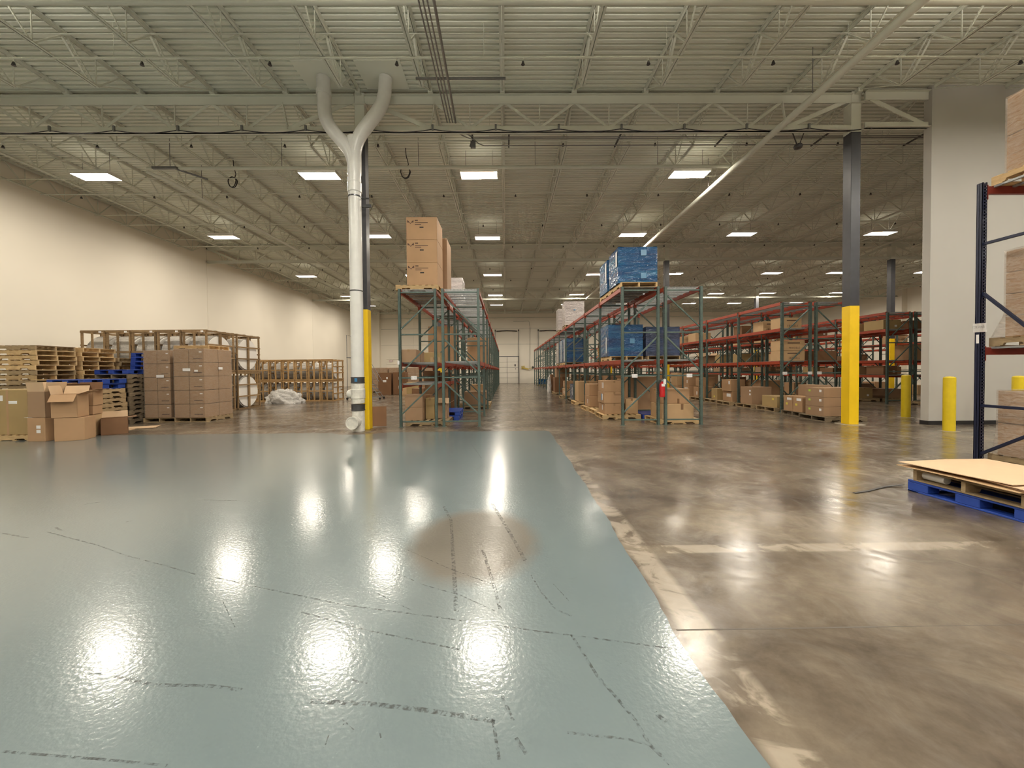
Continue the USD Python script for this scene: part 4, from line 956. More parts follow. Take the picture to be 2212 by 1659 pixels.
rack_load(film_load, 'glossy blue-wrapped load on top of the rack, nearest', 'new', AX + .53, 11.42, zt, 1.10, .98, 1.0, 'wrap_blue', 0, 11, strips=[('-x', .36, .48, .13, .42), ('-y', .16, .12, .16, .16), ('-y', .16, .76, .16, .16)])
rack_load(film_load, 'blue-wrapped load on top of the rack, just behind the nearest', 'new', AX + .53, 12.62, zt, 1.08, .98, .98, 'wrap_blue', 0, 12, strips=[('-x', .36, .3, .12, .6)])
rack_load(film_load, 'glossy blue-wrapped load on the middle shelf, nearest', 'new', AX + .55, 12.55, zm, 1.08, 1.0, .98, 'wrap_blue', 0, 13, strips=[('-x', .30, .1, .08, .5), ('-y', .2, .4, .15, .15)])
rack_load(film_load, 'dark blue-wrapped load on the middle shelf of the back row', 'old', AX + PAIR - .55, 12.6, zm, 1.06, 1.0, .90, 'wrap_navy', 0, 14)
rack_load(film_load, 'blue-wrapped load with a white edge strip, third bay of the middle shelf', 'new', AX + .55, 21.45, zm, 1.06, 1.02, 1.30, 'wrap_blue', 0, 15, strips=[('-x', .40, .05, .14, 1.2)])
rack_load(film_load, 'blue-wrapped load with a wide pale strip, second of the farther group', 'new', AX + .55, 22.62, zm, 1.06, 1.0, 1.28, 'wrap_blue', 0, 16, strips=[('-x', .38, .05, .22, 1.2)])
rack_load(film_load, 'pale-wrapped load at the far end of the blue-wrapped group', 'old', AX + .55, 24.0, zm, 1.06, 1.0, 1.25, 'wrap_white', 0, 17)
rack_load(film_load, 'pale grey wrapped load on top of the aisle-side rack, nearer one', 'old', AX + .55, 21.4, zt, 1.06, 1.0, 1.28, 'wrap_white', 0, 18, strips=[('-y', .0, .78, .10, .07)])
rack_load(film_load, 'pale grey wrapped load on top of the aisle-side rack, farther one', 'old', AX + .55, 23.9, zt, 1.06, 1.0, 1.28, 'wrap_white', 0, 19)
rack_load(film_load, 'grey wrapped load on the left rack behind the carton tower', 'old', BX + .70, 16.5, zt, 1.04, 1.0, 1.40, 'wrap_white', 0, 20, strips=[('-y', .1, .35, .25, .22)])
yb = slot(AX + .4, 19.3, 0)
film_load('blue-wrapped pallet load standing on the floor by the aisle', AX + .42, yb, .14, .80, .95, .72, 'wrap_navy', 0, 21, strips=[('-x', .30, .2, .08, .4)])
pal('grey', 'dark pallet under the floor-standing blue-wrapped load', AX + .50, yb, 0, 90)
yb = slot(AX + .6, 39.0, 0)
film_load('crumpled bright blue wrapped bundle on the floor far down the aisle', AX + .6, yb, .14, 1.0, 1.0, .55, 'wrap_blue', 0, 22)
pal('old', 'wooden pallet under the far bright blue bundle', AX + .6, yb, 0, 90)

# big printed cartons on top of the left rack
pal('new', 'pale wooden pallet carrying the tower of printed cartons', BX + .50, 11.42, zt, 90)
pal('new', 'pale wooden pallet carrying the second carton tower', BX + .62, 12.72, zt, 90)
def printed_carton(label, x, y, z, w, d, h):
    t = carton(label, x, y, z, w, d, h, 'cardboard', 0, 'big printed cartons on the left rack', tape=False)
    s = w * .095; a = -w * .36; zz = h * .76; f = -d / 2
    mb = MB()
    for q in (-1, 1): mb.prism([(a + q * s * 1.05, zz + s * .85), (a + q * s * 1.1, zz), (a + q * s * .42, zz), (a, zz - s * .55), (a, zz - s * .3), (a + q * s * .5, zz + s * .35)], f - .002, f + .001, 'y')
    obj('printed_emblem', mb, 'ink', t, label='dark winged emblem')
    mb = MB()
    for k, (l, dz) in enumerate(((.10, .04), (.42, -.015), (.20, -.065))): mb.box(a + s * 1.5, f - .0018, zz + dz, a + s * 1.5 + l * w, f + .001, zz + dz + (.030 if k == 0 else .018))
    obj('print', mb, 'ink', t, label='small printed lines')
    obj('hand_hole', MB().box(-.055, f - .0019, h * .52, .055, f + .001, h * .52 + .032), 'ink_dark', t)
for k, nm in enumerate(('bottom', 'middle', 'top')):
    printed_carton(f'big carton with a dark winged emblem, {nm} of the tower on the left rack', BX + .64, 11.42, zt + .14 + .634 * k, .86, .94, .632)
carton('tall plain carton standing behind the tower on the left rack', BX + .80, 12.72, zt + .14, .70, .90, 1.75, 'cardboard_red', 0, tape=False)

# contents of the left rack's lower levels
zl = 1.805
for lab, a in {
    'reddish carton at the outer end of the left rack\'s middle shelf': (BX + .24, 11.15, zl, .42, .5, .36, 'cardboard_red'),
    'second reddish carton on the left rack\'s middle shelf': (BX + .25, 11.75, zl, .40, .48, .35, 'cardboard_red'),
    'olive carton in the middle of the left rack\'s middle shelf': (BX + .62, 12.55, zl, .55, .5, .34, 'cardboard_olive'),
    'small pale carton at the inner end of the left rack\'s middle shelf': (BX + .90, 11.35, zl, .22, .26, .15, 'cardboard_tan'),
    'tall carton column, nearer of two on the left rack\'s middle shelf': (BX + .55, 15.0, zl, .95, .95, 1.42, 'cardboard'),
    'carton on the left rack\'s low shelf near its end post': (BX + .35, 13.8, 1.205, .5, .5, .36, 'cardboard_dark'),
    'carton on the left rack\'s low shelf, next to the first': (BX + .80, 14.0, 1.205, .34, .5, .30, 'cardboard_dark'),
}.items(): carton(lab, *a)
t = thing('drum_roll', 'brown paper-wrapped roll standing on the far row\'s middle shelf', 'roll', (BX + PAIR - .52, 17.3, 1.825))
obj('roll', MB().lathe([(.47, 0), (.48, .02), (.48, 1.16), (.46, 1.18)], n=30), 'cardboard', t, smooth=40)
obj('core', MB().lathe([(.05, 1.181), (.05, 1.186)], n=16), 'ink_dark', t)
pal('old', 'wooden pallet on the floor in the left rack\'s first bay', BX + .70, 11.50, 0, 90)
for lab, a in {
    'lower carton of the outer pair on the left rack\'s floor pallet': (BX + .32, 11.32, .14, .50, .46, .37, 'cardboard_red'),
    'upper carton of the outer pair on the left rack\'s floor pallet': (BX + .32, 11.34, .511, .50, .46, .37, 'cardboard_red'),
    'olive carton beside the outer pair on the left rack\'s floor pallet': (BX + .72, 11.62, .14, .26, .42, .62, 'cardboard_olive'),
}.items(): carton(lab, *a)
open_carton('open carton with bent flaps on the left rack\'s floor pallet', BX + 1.04, 11.72, .14, .34, .40, .42, 'cardboard_red', 0, (70, 30, None, 60), .18)
carton('brown carton at the back of the left rack\'s floor pallet', BX + .40, 11.92, .14, .55, .36, .70, 'cardboard')
pal('blue', 'blue pallet lying under the left rack behind the cartons of the first bay', BX + .98, 12.62, 0, 0)
pal('blue', 'second blue pallet under the left rack, on the first', BX + 1.0, 12.64, .145, 1)
for q, (x, y, w, d, h, tn) in enumerate([(BX + .5, 13.86, .7, .8, .95, 'cardboard'), (BX + .7, 14.75, .7, .7, .85, 'cardboard_dark'), (BX + 1.7, 16.4, .9, .95, .55, 'cardboard_red'), (BX + 1.7, 17.5, .6, .7, .8, 'cardboard_tan'), (BX + .53, 16.5, .8, .8, 1.0, 'cardboard')]):
    pal('old', f'wooden pallet on the floor of the left rack, {ORD[q + 2]} bay group', x, y, 0, 90) if q != 1 else None
    carton(f'carton on the floor of the left rack, {ORD[q + 2]} from the near end', x, y, .14 if q != 1 else 0, w, d, h, tn)

# row A floor level
def floor_load(i, lab, x, y, items, pk='old', rz=90):
    y = slot(x, y, 0)
    pal(pk, f'pallet under the {lab}', x, y, 0, rz)
    for q, (dx, dy, dz, w, d, h, tn, mk) in enumerate(items):
        carton(f'{lab}' if len(items) == 1 else f'{lab}, {ORD[q + 1]} of {len(items)}', x + dx, y + dy, .14 + dz, w, d, h, tn, 0, None, mk)
wl_ = [('-x', .12, .12, .08, .16, 'label_white')]
floor_load(1, 'three-high cartons on the floor below the nearest blue loads', AX + .42, 11.95, [(-.20, 0, 0, .62, .8, .34, 'cardboard', wl_), (-.20, 0, .342, .66, .8, .36, 'cardboard', [('-x', .2, .1, .10, .2, 'label_white'), ('-x', .1, .08, .10, .22, 'label_blue'), ('-y', .1, .26, .2, .02, 'tape_dark')]), (-.20, 0, .704, .64, .8, .36, 'cardboard', [('-x', .15, .12, .06, .18, 'label_white'), ('-x', .28, .12, .06, .18, 'label_white')])], 'new')
pal('new', 'pale empty wooden pallet beside the three-high cartons', AX + .48, slot(AX + .5, 13.6, 0), 0, 90)
floor_load(2, 'two-high cartons behind the empty pallet on the aisle side', AX + .42, 15.3, [(-.1, 0, 0, .7, .8, .42, 'cardboard', wl_), (-.1, .05, .422, .66, .8, .44, 'cardboard', [])], 'new')
floor_load(3, 'tan carton behind the two-high cartons on the aisle side', AX + .45, 17.0, [(0, 0, 0, .85, .9, .9, 'cardboard_tan', [])], 'new')
floor_load(4, 'low cartons past the floor-standing blue load', AX + .42, 21.8, [(-.2, -.2, 0, .42, .45, .42, 'cardboard_tan', wl_), (-.2, .28, 0, .42, .45, .40, 'cardboard', wl_), (.2, 0, 0, .36, .8, .6, 'cardboard', []), (-.15, 0, .43, .5, .5, .38, 'cardboard', wl_)])
floor_load(5, 'tall dark cartons far along the aisle', AX + .45, 25.4, [(-.15, -.2, 0, .7, .5, .95, 'cardboard_dark', []), (-.15, .35, 0, .7, .5, .95, 'cardboard_dark', []), (0, 0, .952, .8, .9, .6, 'cardboard_red', [])])
floor_load(6, 'brown cartons under the pale plastic far along the aisle', AX + .45, 28.0, [(0, 0, 0, .9, .9, 1.1, 'cardboard_dark', [])])
pal('new', 'pale slatted pallet lying crosswise by the near right rack post', AX + .62, 11.42, 0, 0) if False else None
# row A back half
pal('new', 'wooden pallet under the big carton right of the extinguisher', AX + PAIR - .58, 11.38, 0, 90)
carton('big low carton with a tape flap, right of the fire extinguisher', AX + PAIR - .60, 11.30, .14, .90, .86, .42, 'cardboard_tan', 0, None, [('-y', .12, .26, .07, .16, 'tape_dark'), ('-y', -.40, 0, .06, .42, 'cardboard')])
carton('big upper carton right of the fire extinguisher', AX + PAIR - .62, 11.42, .562, .84, .80, .42, 'cardboard', 0, None, [('-y', .1, .0, .06, .14, 'tape_dark')])
carton('tan carton left of the twin posts, behind the extinguisher', AX + .80, 12.54, .141, .40, .6, .48, 'cardboard_tan', 0)
pal('blue', 'blue pallet on the floor behind the extinguisher', AX + PAIR - .58, slot(AX + 2, 12.6, 0), 0, 90)
for q, (x, y, w, d, h, tn) in enumerate([(AX + PAIR - .65, 13.3, .95, .9, 1.15, 'cardboard'), (AX + PAIR - .60, 14.6, .8, .8, 1.05, 'cardboard_tan'), (AX + PAIR - .5, 15.6, .9, .9, .9, 'cardboard_dark'), (AX + PAIR - .6, 16.9, .7, .9, 1.2, 'cardboard'), (AX + PAIR - .55, 18.0, .8, .8, 1.0, 'cardboard_dark'), (AX + PAIR - .55, 20.6, .8, .8, 1.1, 'cardboard'), (AX + PAIR - .55, 23.2, .8, .8, 1.1, 'cardboard_dark'), (AX + PAIR - .55, 26.2, .8, .8, 1.1, 'cardboard')]):
    y = slot(x, y, 0)
    carton(f'carton on the floor behind the blue-wrapped rack, {ORD[q + 1]} from the near end', x, y, .14, w, d, h, tn)
    pal('old', f'wooden pallet under the carton behind the blue-wrapped rack, {ORD[q + 1]} from the near end', AX + PAIR - .42, y, 0, 90)
stack(mix(7, n_, o_), 'behind the blue-wrapped loads', AX + PAIR - .55, slot(AX + 2, 17.0, zm), 90, zm)

# second-aisle rack: floor row in front of and under the rack
def front_load(lab, x, y, items, pk='grey'):
    if y > CY: y = slot(x, y, 0)
    pal(pk, f'pallet under the {lab}', x, y, 0, 90)
    for q, (dx, dy, dz, w, d, h, tn, mk) in enumerate(items):
        carton(lab if len(items) == 1 else f'{lab}, {ORD[q + 1]} of {len(items)}', x + dx, y + dy, .14 + dz, w, d, h, tn, 0, None, mk, tape=False)
mk3 = [('-x', .22, .15, .08, .07, 'label_white'), ('-x', -.18, .15, .08, .06, 'label_green')]
front_load('three-high wide cartons with green stickers left of the big yellow column', 9.70, 11.42, [(-.02, 0, .275 * k, 1.0, .68, .272, 'cardboard_red', mk3) for k in range(3)])
mk2 = [('-x', .06, .36, .20, .08, 'label_white'), ('-x', -.05, .20, .09, .07, 'label_yellow')]
front_load('squarish cartons with white and yellow labels, second pallet of the row', 9.92, 12.50, [(-.36, -.22, 0, .46, .40, .50, 'cardboard', mk2), (-.36, .20, 0, .46, .40, .50, 'cardboard', mk2), (.12, .0, 0, .44, .8, .86, 'cardboard_red', [('-y', .1, .62, .1, .08, 'label_white')])])
front_load('low yellowish carton by the near post of the second-aisle rack', 10.12, 14.05, [(-.1, -.05, 0, .75, .8, .40, 'cardboard_olive', [('-x', .2, .26, .1, .07, 'label_yellow')])], 'old')
front_load('big square carton in the row under the second-aisle rack', 10.05, 15.15, [(-.10, .0, 0, .78, .72, .68, 'cardboard_red', [('-x', .25, .5, .09, .07, 'label_white'), ('-x', .25, .36, .09, .07, 'label_white')])], 'old')
front_load('pair of stacked cartons past the big square carton', 9.98, 16.35, [(-.15, 0, 0, .5, .7, .44, 'cardboard', [('-x', .1, .2, .3, .14, 'label_white')]), (-.15, 0, .442, .6, .7, .50, 'cardboard', [('-x', .22, .3, .1, .14, 'label_white')])], 'old')
front_load('small tan carton midway along the second-aisle rack', 10.05, 17.55, [(-.20, -.1, 0, .5, .5, .5, 'cardboard_olive', [('-x', .0, .1, .1, .08, 'label_yellow')])], 'old')
front_load('jumbled labelled cartons along the second-aisle rack', 10.02, 18.75, [(-.2, -.25, 0, .5, .45, .55, 'cardboard', wl_), (-.2, .25, 0, .5, .45, .50, 'cardboard', wl_), (-.1, 0, .555, .6, .7, .42, 'cardboard', wl_)], 'old')
front_load('tall stacked cartons with pairs of white labels along the second-aisle rack', 10.02, 20.1, [(-.2, 0, 0, .6, .6, .55, 'cardboard', [('-x', .1, .2, .1, .25, 'label_white'), ('-x', -.1, .2, .1, .25, 'label_white')]), (-.2, 0, .552, .6, .6, .6, 'cardboard', wl_)], 'new')
front_load('brown carton column beyond the labelled pairs', 10.02, 22.0, [(-.2, 0, 0, .7, .8, .5, 'cardboard', []), (-.2, 0, .502, .7, .8, .7, 'cardboard_tan', [])], 'new')
front_load('tan carton column seen left of the green post', 10.02, 24.3, [(-.2, 0, 0, .7, .8, 1.25, 'cardboard', [])], 'new')
for q, (x, y, z, w, d, h, tn) in enumerate([(CX + 1.75, 14.2, .14, .8, .8, .7, 'cardboard_dark'), (CX + 1.7, 16.6, .14, .8, .8, .9, 'cardboard'), (CX + 1.7, 19.2, .14, .8, .8, 1.0, 'cardboard_dark'), (CX + 1.7, 21.9, .14, .8, .8, 1.1, 'cardboard')]):
    y = slot(x, y, 0)
    pal('old', f'wooden pallet in the back row of the second-aisle rack, {ORD[q + 1]} from the near end', x, y, 0, 90)
    carton(f'carton on the floor, back row of the second-aisle rack, {ORD[q + 1]} from near end', x, y, z, w, d, h, tn)
open_carton('open carton on the middle shelf of the second-aisle rack', CX + .35, slot(CX, 18.6, 1.8), 1.805, .55, .6, .34, 'cardboard_red', 0, (80, 20, 85, 40), .22)
def fragile(label, x, y, z, w, d, h):
    t = carton(label, x, y, z, w, d, h, 'cardboard_tan', 0, None, [('-y', 0, h * .70, w * .55, .035, 'ink')], tape=False)
    obj('lettering', MB().text('FRAGILE', .07, (0, -d / 2 - .0021, h * .18), (1, 0, 0), (0, 0, 1), .0008), 'ink', t)
fragile('tan carton lettered FRAGILE on the third level, nearer of two', CX + .66, slot(CX, 14.0, 2.95), 2.955, .70, .62, .40)
fragile('tan carton lettered FRAGILE on the third level, farther of two', CX + .72, slot(CX, 15.3, 2.95), 2.955, .62, .62, .42)
fragile('tan carton lettered FRAGILE on the middle shelf, lower of two', CX + .62, 13.98, 1.805, .80, .62, .36)
fragile('tan carton lettered FRAGILE on the middle shelf, upper of two', CX + .62, 13.98, 2.17, .80, .62, .36)
for q, (x, y, z, w, d, h, tn) in enumerate([(CX + .6, 19.9, 2.955, .8, .8, .45, 'cardboard_tan'), (CX + .6, 21.0, 2.955, .8, .8, .40, 'cardboard'), (CX + .6, 16.9, 2.955, .4, .6, .4, 'cardboard_dark'), (CX + 1.8, 14.4, 1.805, .8, .8, .35, 'cardboard_dark'), (CX + 1.8, 17.6, 2.955, .8, .8, .4, 'wrap_white')]):
    y = slot(x, y, z)
    carton(f'carton on the upper shelves of the second-aisle rack, {ORD[q + 1]} described from its near end', x, y, z, w, d, h, tn, tape=False)
# racks beside the partition
rr = random.Random(11); cnt = 0
for yi in range(11):
    y = DY + BAY * (yi // 2) + (.665, 1.85)[yi % 2]
    for z, hmax in ((3.155, .5), (1.855, .8), (1.225, .45), (.14, .7)):
        for row, x in (('front', DX + .46), ('back', DX + PAIR - .46)):
            if rr.random() < (.42 if z > .2 else .55):
                continue
            cnt += 1; h = rr.uniform(.28, hmax); tn = rr.choice(['cardboard', 'cardboard_tan', 'cardboard_red', 'cardboard_olive', 'cardboard_dark'])
            lv = {3.155: 'third shelf', 1.855: 'second shelf', 1.225: 'low shelf', .14: 'floor'}[z]
            carton(f'carton, {lv} of the {row} red-beamed rack beyond the yellow column, {ORD[yi + 1]} back', x, y, z, rr.uniform(.6, .95), rr.uniform(.6, .95), h, tn, 0, None, [('-y', .15, .1, .1, .08, 'label_white')] if rr.random() < .4 else ())
            if z < .2: pal('old', f'pallet under the carton on the floor of the {row} red-beamed rack, {ORD[yi + 1]} back', x, y, 0, 90)
pal('old', 'wooden pallet lying on the floor beyond the near bollard row', 17.3, 15.4, 0, 0)
pal('grey', 'dark pallet end sticking out behind the big yellow column', 10.05, 12.0 + 1.62, 0, 0) if False else None
for nm, X0, Y0 in (('penultimate', 22.95, 15.0), ('last', 29.3, 15.0)):
    for q in range(9):
        z = rr.choice([1.805, 2.955, .0, 1.805]); h = rr.uniform(.4, .8)
        carton(f'distant carton on the {nm} rack row before the right wall, {ORD[q + 1]} along', X0 + .53, Y0 + BAY * (q // 2) + (.67, 1.845)[q % 2], z, .8, .85, h, rr.choice(['cardboard', 'cardboard_tan', 'cardboard_dark']), tape=False)

# blue rack loads
pal('new', 'pale wooden pallet on the top beam of the dark blue rack', 8.31, 5.58, 4.425, 0)
carton_load('film-wrapped cartons on the very top of the dark blue rack', 8.40, 5.55, 4.565, 1.02, 1.06, 1.18, 2, 2, 2, 'cardboard', 0, 'film_glossy', 31, prints=False)
pal('old', 'wooden pallet on the middle beam of the dark blue rack', 8.31, 5.58, 1.865, 0)
carton_load('film-wrapped cartons on the middle beam of the dark blue rack, film flaring at the foot', 8.40, 5.58, 2.005, .98, 1.0, 1.36, 2, 2, 4, 'cardboard', 0, 'film_glossy', 32, flare=.16, prints=False)
pal('old', 'wooden pallet on the floor under the dark blue rack', 8.34, 5.60, 0, 0)
carton_load('film-wrapped cartons on the floor under the dark blue rack', 8.34, 5.60, .14, 1.0, 1.0, 1.03, 2, 2, 2, 'cardboard', 0, 'film_glossy', 33, flare=.05, prints=False)

# blue pallet, wooden pallet and cardboard sheets at the right edge
place('pal_blue', PAL['blue'], 'blue pallet on the concrete under the wooden pallet at the right edge', (5.58, 4.22, 0), 3)
pal('old', 'wooden pallet on the blue one at the right edge, under loose cardboard', 5.66, 4.24, .145, 92)
def sheet(label, cx, cy, z, w, d, a, tone, bend=0.0, seed=0):
    """A cardboard sheet with a gentle warp and real thickness."""
    N = 12; X, Y = np.meshgrid(np.linspace(-w / 2, w / 2, N), np.linspace(-d / 2, d / 2, N))
    Z = bend * (meshkit.noise(np.stack([X * 2 + seed, Y * 2, X * 0], -1), seed) - .5)
    i = np.arange(N * N).reshape(N, N); q0, q1, q2, q3 = i[:-1, :-1].ravel(), i[:-1, 1:].ravel(), i[1:, 1:].ravel(), i[1:, :-1].ravel()
    top = np.concatenate([np.stack([q0, q1, q2], 1), np.stack([q0, q2, q3], 1)]); V = np.stack([X, Y, Z], -1).reshape(-1, 3)
    n = N * N; rim = np.concatenate([i[0, :], i[1:, -1], i[-1, -2::-1], i[-2:0:-1, 0]]); r2 = np.roll(rim, -1)
    F = np.concatenate([top + n, top[:, ::-1], np.stack([rim, r2, r2 + n], 1), np.stack([rim, r2 + n, rim + n], 1)])
    V = np.concatenate([V, V + (0, 0, .007)]) @ rotz(math.radians(a)).T + (cx, cy, z)
    obj('cardboard_sheet', (V, F), tone, None, label=label, cat='cardboard sheet')
sheet('top cardboard sheet of the pile on the pallets at the right edge', 5.62, 4.36, .352, 1.22, 1.05, 4, 'cardboard_pale', .02, 1)
sheet('second cardboard sheet of the pile at the right edge', 5.70, 4.10, .337, 1.22, 1.10, -7, 'cardboard_pale', .012, 2)
sheet('third cardboard sheet of the pile at the right edge', 5.75, 3.98, .322, 1.25, 1.05, -12, 'cardboard_pale', .012, 3)
sheet('fourth cardboard sheet of the pile at the right edge', 5.58, 4.30, .307, 1.20, 1.15, 2, 'cardboard_tan', .01, 4)
sheet('lowest cardboard sheet of the pile at the right edge', 5.72, 4.02, .292, 1.22, 1.10, -5, 'cardboard_tan', .008, 5)
obj('foam_roll', MB().lathe([(.045, -.16), (.05, -.15), (.05, .15), (.045, .16)], (5.16, 4.62, .215), 'y', 14), 'foam_white', None, smooth=40, label='white foam roll stuffed inside the wooden pallet at the right edge', cat='packing foam')
obj('strap', MB().bar((4.28, 4.70, .006), (4.55, 4.78, .006), .035, .004).bar((4.54, 4.78, .006), (4.9, 4.93, .010), .030, .004).bar((4.9, 4.93, .010), (5.16, 4.96, .02), .030, .004), 'strap_black', None, label='black strap lying on the concrete beside the blue pallet', cat='strap')
obj('leaning_board', MB().ob((-3.60, 10.92, .29), (.44, .012, .56), rotz(.25) @ trimesh.transformations.rotation_matrix(-.18, (1, 0, 0))[:3, :3]), 'cardboard_dark', None, label='dark brown board leaning behind the drainpipe column', cat='board')

# ------------------------------------------------------------------ crated rolls by the left wall
def crate_builder(W, D, H, m, name):
    def build(label, loc, rz, group, rx, ry):
        t = thing('slatted_crate', label, 'wooden crate', loc, rz, group); p = .06
        for x in (-W / 2, W / 2 - p):
            for y in (-D / 2, -.05, D / 2 - p): obj('post', MB().box(x, y, 0, x + p, y + (p if y != -.05 else .09), H, .003), m, t)
        for z in (.0, H - .07):
            for y in (-D / 2 - .018, D / 2): obj('rail', MB().box(-W / 2, y, z, W / 2, y + .018, z + .07), m, t)
            for x in (-W / 2 - .018, W / 2): obj('rail', MB().box(x, -D / 2, z, x + .018, D / 2, z + .07), m, t)
        for y in (-D / 2 - .02, D / 2 + .0): obj('end_post', MB().box(-.04, y, .07, .04, y + .02, H - .07), m, t)
        for z in (H * .33, H * .64):
            for x in (-W / 2 - .018, W / 2): obj('side_slat', MB().box(x, -D / 2, z, x + .018, D / 2, z + .06), m, t)
        for y in (-D / 2 - .018, D / 2): obj('end_slat', MB().box(-W / 2, y, H * .47, W / 2, y + .018, H * .47 + .06), m, t)
        for y in np.linspace(-D / 2, D / 2 - .09, 4): obj('top_slat', MB().box(-W / 2, y, H, W / 2, y + .09, H + .018), m, t); obj('bottom_slat', MB().box(-W / 2, y, -.018 + .018, W / 2, y + .09, .018), m, t)
        return t
    return build
def roll_builder(R, L):
    def build(label, loc, rz, group, rx, ry):
        t = thing('wrapped_roll', label, 'roll', loc, rz, group)
        prof = [(R * .97, -L / 2 + .02)]
        for k in range(15): prof.append((R * (1 - .018 * (k % 2)), -L / 2 + .03 + (L - .06) * k / 14))
        prof.append((R * .97, L / 2 - .02))
        obj('film_wrapping', MB().lathe(prof, (0, 0, R + .02), 'x', 36), 'wrap_silver', t, smooth=50, label='silvery film-wrapped rim')
        for s in (-1, 1): obj('end_disc', MB().lathe([(R * .93, -.015), (R * .93, .015)], (s * (L / 2 - .005), 0, R + .02), 'x', 40), 'foam_white', t, label='white end disc')
        return t
    return build
def crate_pair(key, W, D, H, m, R, x, y, z, where, group):
    place('crate' + key, crate_builder(W, D, H, m, key), f'brown slatted crate, {where}', (x, y, z), 0, group)
    place('roll' + key, roll_builder(R, W - .16), f'silver-wrapped roll crated in the {where}', (x, y, z + .0185), 0, group + ', rolls')
def crate_label(x, y, z, lab):
    obj('crate_tag', MB().box(x - .05, y - .024, z - .035, x + .05, y - .019, z + .035), 'label_white', None, label=lab, cat='label')
W1, D1, H1 = .90, 1.50, 1.58
for i in range(5):
    for lv in (0, 1):
        x = -11.70 - i * .95; y = 15.45
        crate_pair('big', W1, D1, H1, 'wood_crate', .70, x, y, lv * (H1 + .02), f'{"upper" if lv else "lower"} tier, {ORD[i + 1]} from the outer corner of the tall row', 'tall crate row by the left wall')
    crate_label(-11.70 - i * .95 + .3, 15.45 - D1 / 2, 2 * H1 - .03, f'white tag on the top rail, {ORD[i + 1]} crate from the outer corner of the tall row')
for lv in (0, 1): crate_pair('big', W1, D1, H1, 'wood_crate', .70, -11.70, 17.10, lv * (H1 + .02), f'{"upper" if lv else "lower"} tier, behind the outer corner of the tall row', 'tall crate row by the left wall')
W2, D2, H2 = .64, 1.36, 1.10
for i in range(7):
    for lv in (0, 1):
        crate_pair('small', W2, D2, H2, 'wood_crate_new', .46, -9.55 - i * .68, 21.45, lv * (H2 + .02), f'{"upper" if lv else "lower"} tier, {ORD[i + 1]} from the aisle end of the low row', 'low crate row beyond the tall one')
# heap of pale plastic sheet
def heap(label, loc, sx, sy, h, seed, m='plastic_sheet', name='plastic_heap'):
    s = trimesh.creation.icosphere(4); v = np.array(s.vertices); v = v[:]; q = meshkit.fbm(v * 2.6 + seed, 4, seed)[:, None]; q2 = meshkit.fbm(v * 7 + seed, 3, seed + 3)[:, None]
    v = v * (.62 + .62 * q + .22 * (q2 - .5)); v *= (sx, sy, h * 1.25); v[:, 2] = np.maximum(v[:, 2], 0) if True else v[:, 2]
    obj(name, (v + np.asarray(loc), s.faces), m, None, smooth=True, label=label, cat='plastic sheet')
heap('crumpled heap of white plastic sheet on the floor before the low crates', (-11.15, 19.6, 0), .98, .55, .60, 4)
heap('pale crumpled plastic sheet standing beside the rack far along the aisle', (AX - .16, 27.0, .0), .15, .45, 1.05, 9)
heap('white plastic bundle on the carton shelf just left of the big yellow column', (CX + 1.5, 14.0, 1.10), .55, .35, .28, 12) if False else None

# rolling ladder behind the drainpipe
def ladder():
    t = thing('rolling_ladder', 'grey steel rolling ladder behind the drainpipe column', 'ladder', (-8.05, 21.9, 0), -90)
    for s in (-1, 1):
        x = s * .32
        obj('side_rail', MB().tube([(x, 1.0, .15), (x, -.55, 2.35)], .018, 6), 'grey_steel', t)
        obj('rear_leg', MB().tube([(x, -.75, .12), (x, -.75, 2.35)], .018, 6), 'grey_steel', t)
        obj('handrail', MB().tube([(x, 1.0, 1.0), (x, -.55, 3.55), (x, -.75, 3.6), (x, -.75, 2.35)], .016, 6), 'grey_steel', t)
        obj('base_rail', MB().tube([(x * 1.1, -.8, .12), (x * 1.1, 1.1, .12)], .018, 6), 'grey_steel', t)
        for y in (-.75, 1.05): obj('caster', MB().lathe([(.06, -.02), (.06, .02)], (x * 1.1, y, .06), 'x', 14), 'black_rubber', t)
    for k in range(9):
        u = (k + 1) / 10; obj('step', MB().box(-.31, 1.0 - 1.55 * u - .09, .15 + 2.2 * u, .31, 1.0 - 1.55 * u + .09, .17 + 2.2 * u), 'grey_steel', t)
    obj('platform', MB().box(-.32, -.78, 2.33, .32, -.5, 2.36), 'grey_steel', t)
ladder()
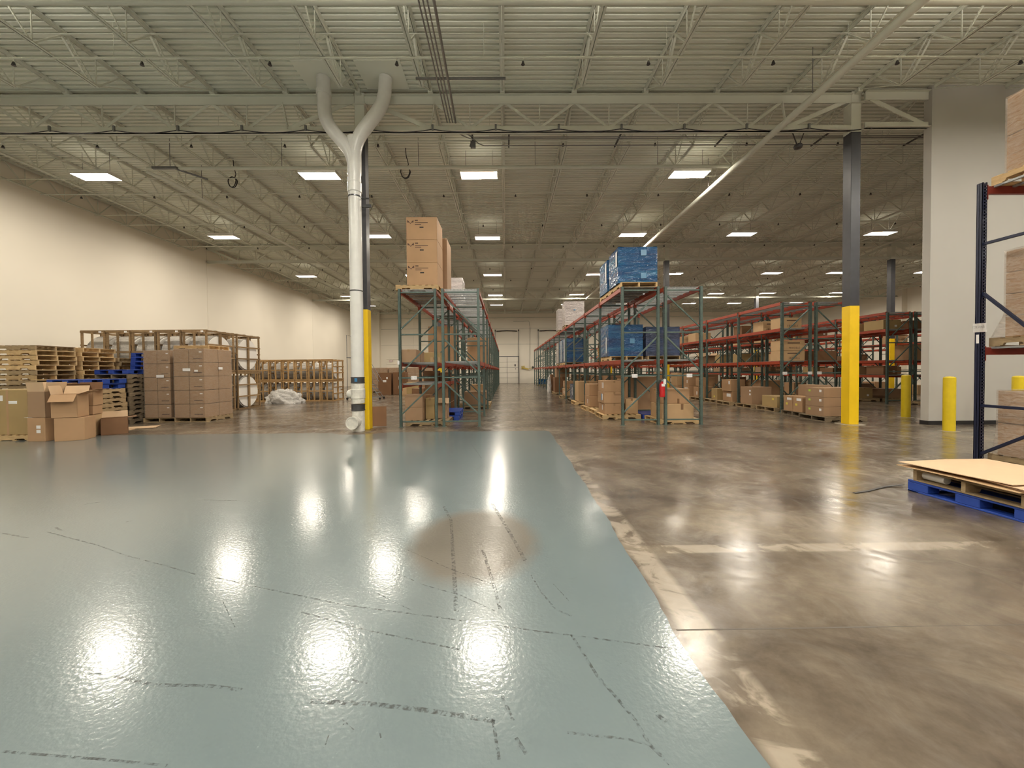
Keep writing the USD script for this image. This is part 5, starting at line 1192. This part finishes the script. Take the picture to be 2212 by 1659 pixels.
# brown cartons beyond the drainpipe
mkb = [('-y', .0, .85, .22, .14, 'label_white'), ('-y', .16, 1.05, .10, .14, 'label_white')]
carton('tall dark brown carton with white labels beyond the drainpipe, left of two', -8.05, 26.2, 0, .85, .8, 1.48, 'cardboard_dark', 0, None, mkb)
carton('tall dark brown carton beyond the drainpipe, right of two', -7.12, 26.3, 0, .80, .8, 1.50, 'cardboard_dark', 0, None, [('-y', .0, 1.0, .06, .2, 'label_white'), ('-y', .0, .4, .06, .2, 'label_white')])
for q in range(6):
    pal('old', f'pallet under the far wrapped carton row beyond the drainpipe, {ORD[q + 1]} from the left', -10.4 + q * 1.28, 28.6)
    carton_load(f'far wrapped carton stack beyond the drainpipe, {ORD[q + 1]} from the left', -10.4 + q * 1.28, 28.6, .14, 1.16, 1.1, 1.7, 2, 2, 4, 'cardboard_red', 0, 'film_clear', 40 + q, prints=False)
for q, (x, y, w, h, tn) in enumerate([(-5.6, 23.6, .7, .9, 'cardboard_olive'), (-4.7, 24.2, .8, 1.2, 'cardboard'), (-4.9, 22.0, .7, .6, 'cardboard_dark'), (-6.2, 24.8, .7, .7, 'cardboard_tan')]):
    carton(f'loose carton on the floor between the left rack and the far cartons, {ORD[q + 1]} of four', x, y, 0, w, .7, h, tn)
# exit sign and wall fittings at the far left
t = thing('exit_sign', 'small EXIT sign with red letters on the far wall, left', 'sign', (-13.85, YB - .02, 2.70))
obj('panel', MB().box(-.19, -.06, 0, .19, 0, .26, .01), 'label_white', t)
obj('lettering', MB().text('EXIT', .15, (0, -.061, .055), (1, 0, 0), (0, 0, 1), .002), 'red_paint', t)
# dock bumper arm and hoses right of the far door
t = thing('dock_light_arm', 'yellow jointed dock lamp arm on the far wall, right of the dock door', 'dock lamp', (2.0, YB - .02, 1.75))
obj('arm', MB().bar((0, -.05, .15), (.75, -.25, -.05), .09, .14).bar((.72, -.25, -.05), (1.25, -.3, .12), .05, .06).box(-.06, -.1, -.05, .06, 0, .35).bar((.25, -.08, .1), (.22, -.08, .38), .12, .1), 'valve_yellow', t)
obj('lamp_head', MB().lathe([(.08, 0), (.14, .1), (.14, .2)], (1.3, -.34, .15), 'y', 16), 'steel_dark', t)
obj('wall_pipe', MB().tube([(1.0, YB - .05, 7.5), (2.9, YB - .05, 7.5), (3.0, YB - .05, 6.6), (2.95, YB - .05, 1.8)], .02, 6), 'grey_steel', None, label='thin grey conduit dropping down the far wall beside the dock door', cat='conduit')
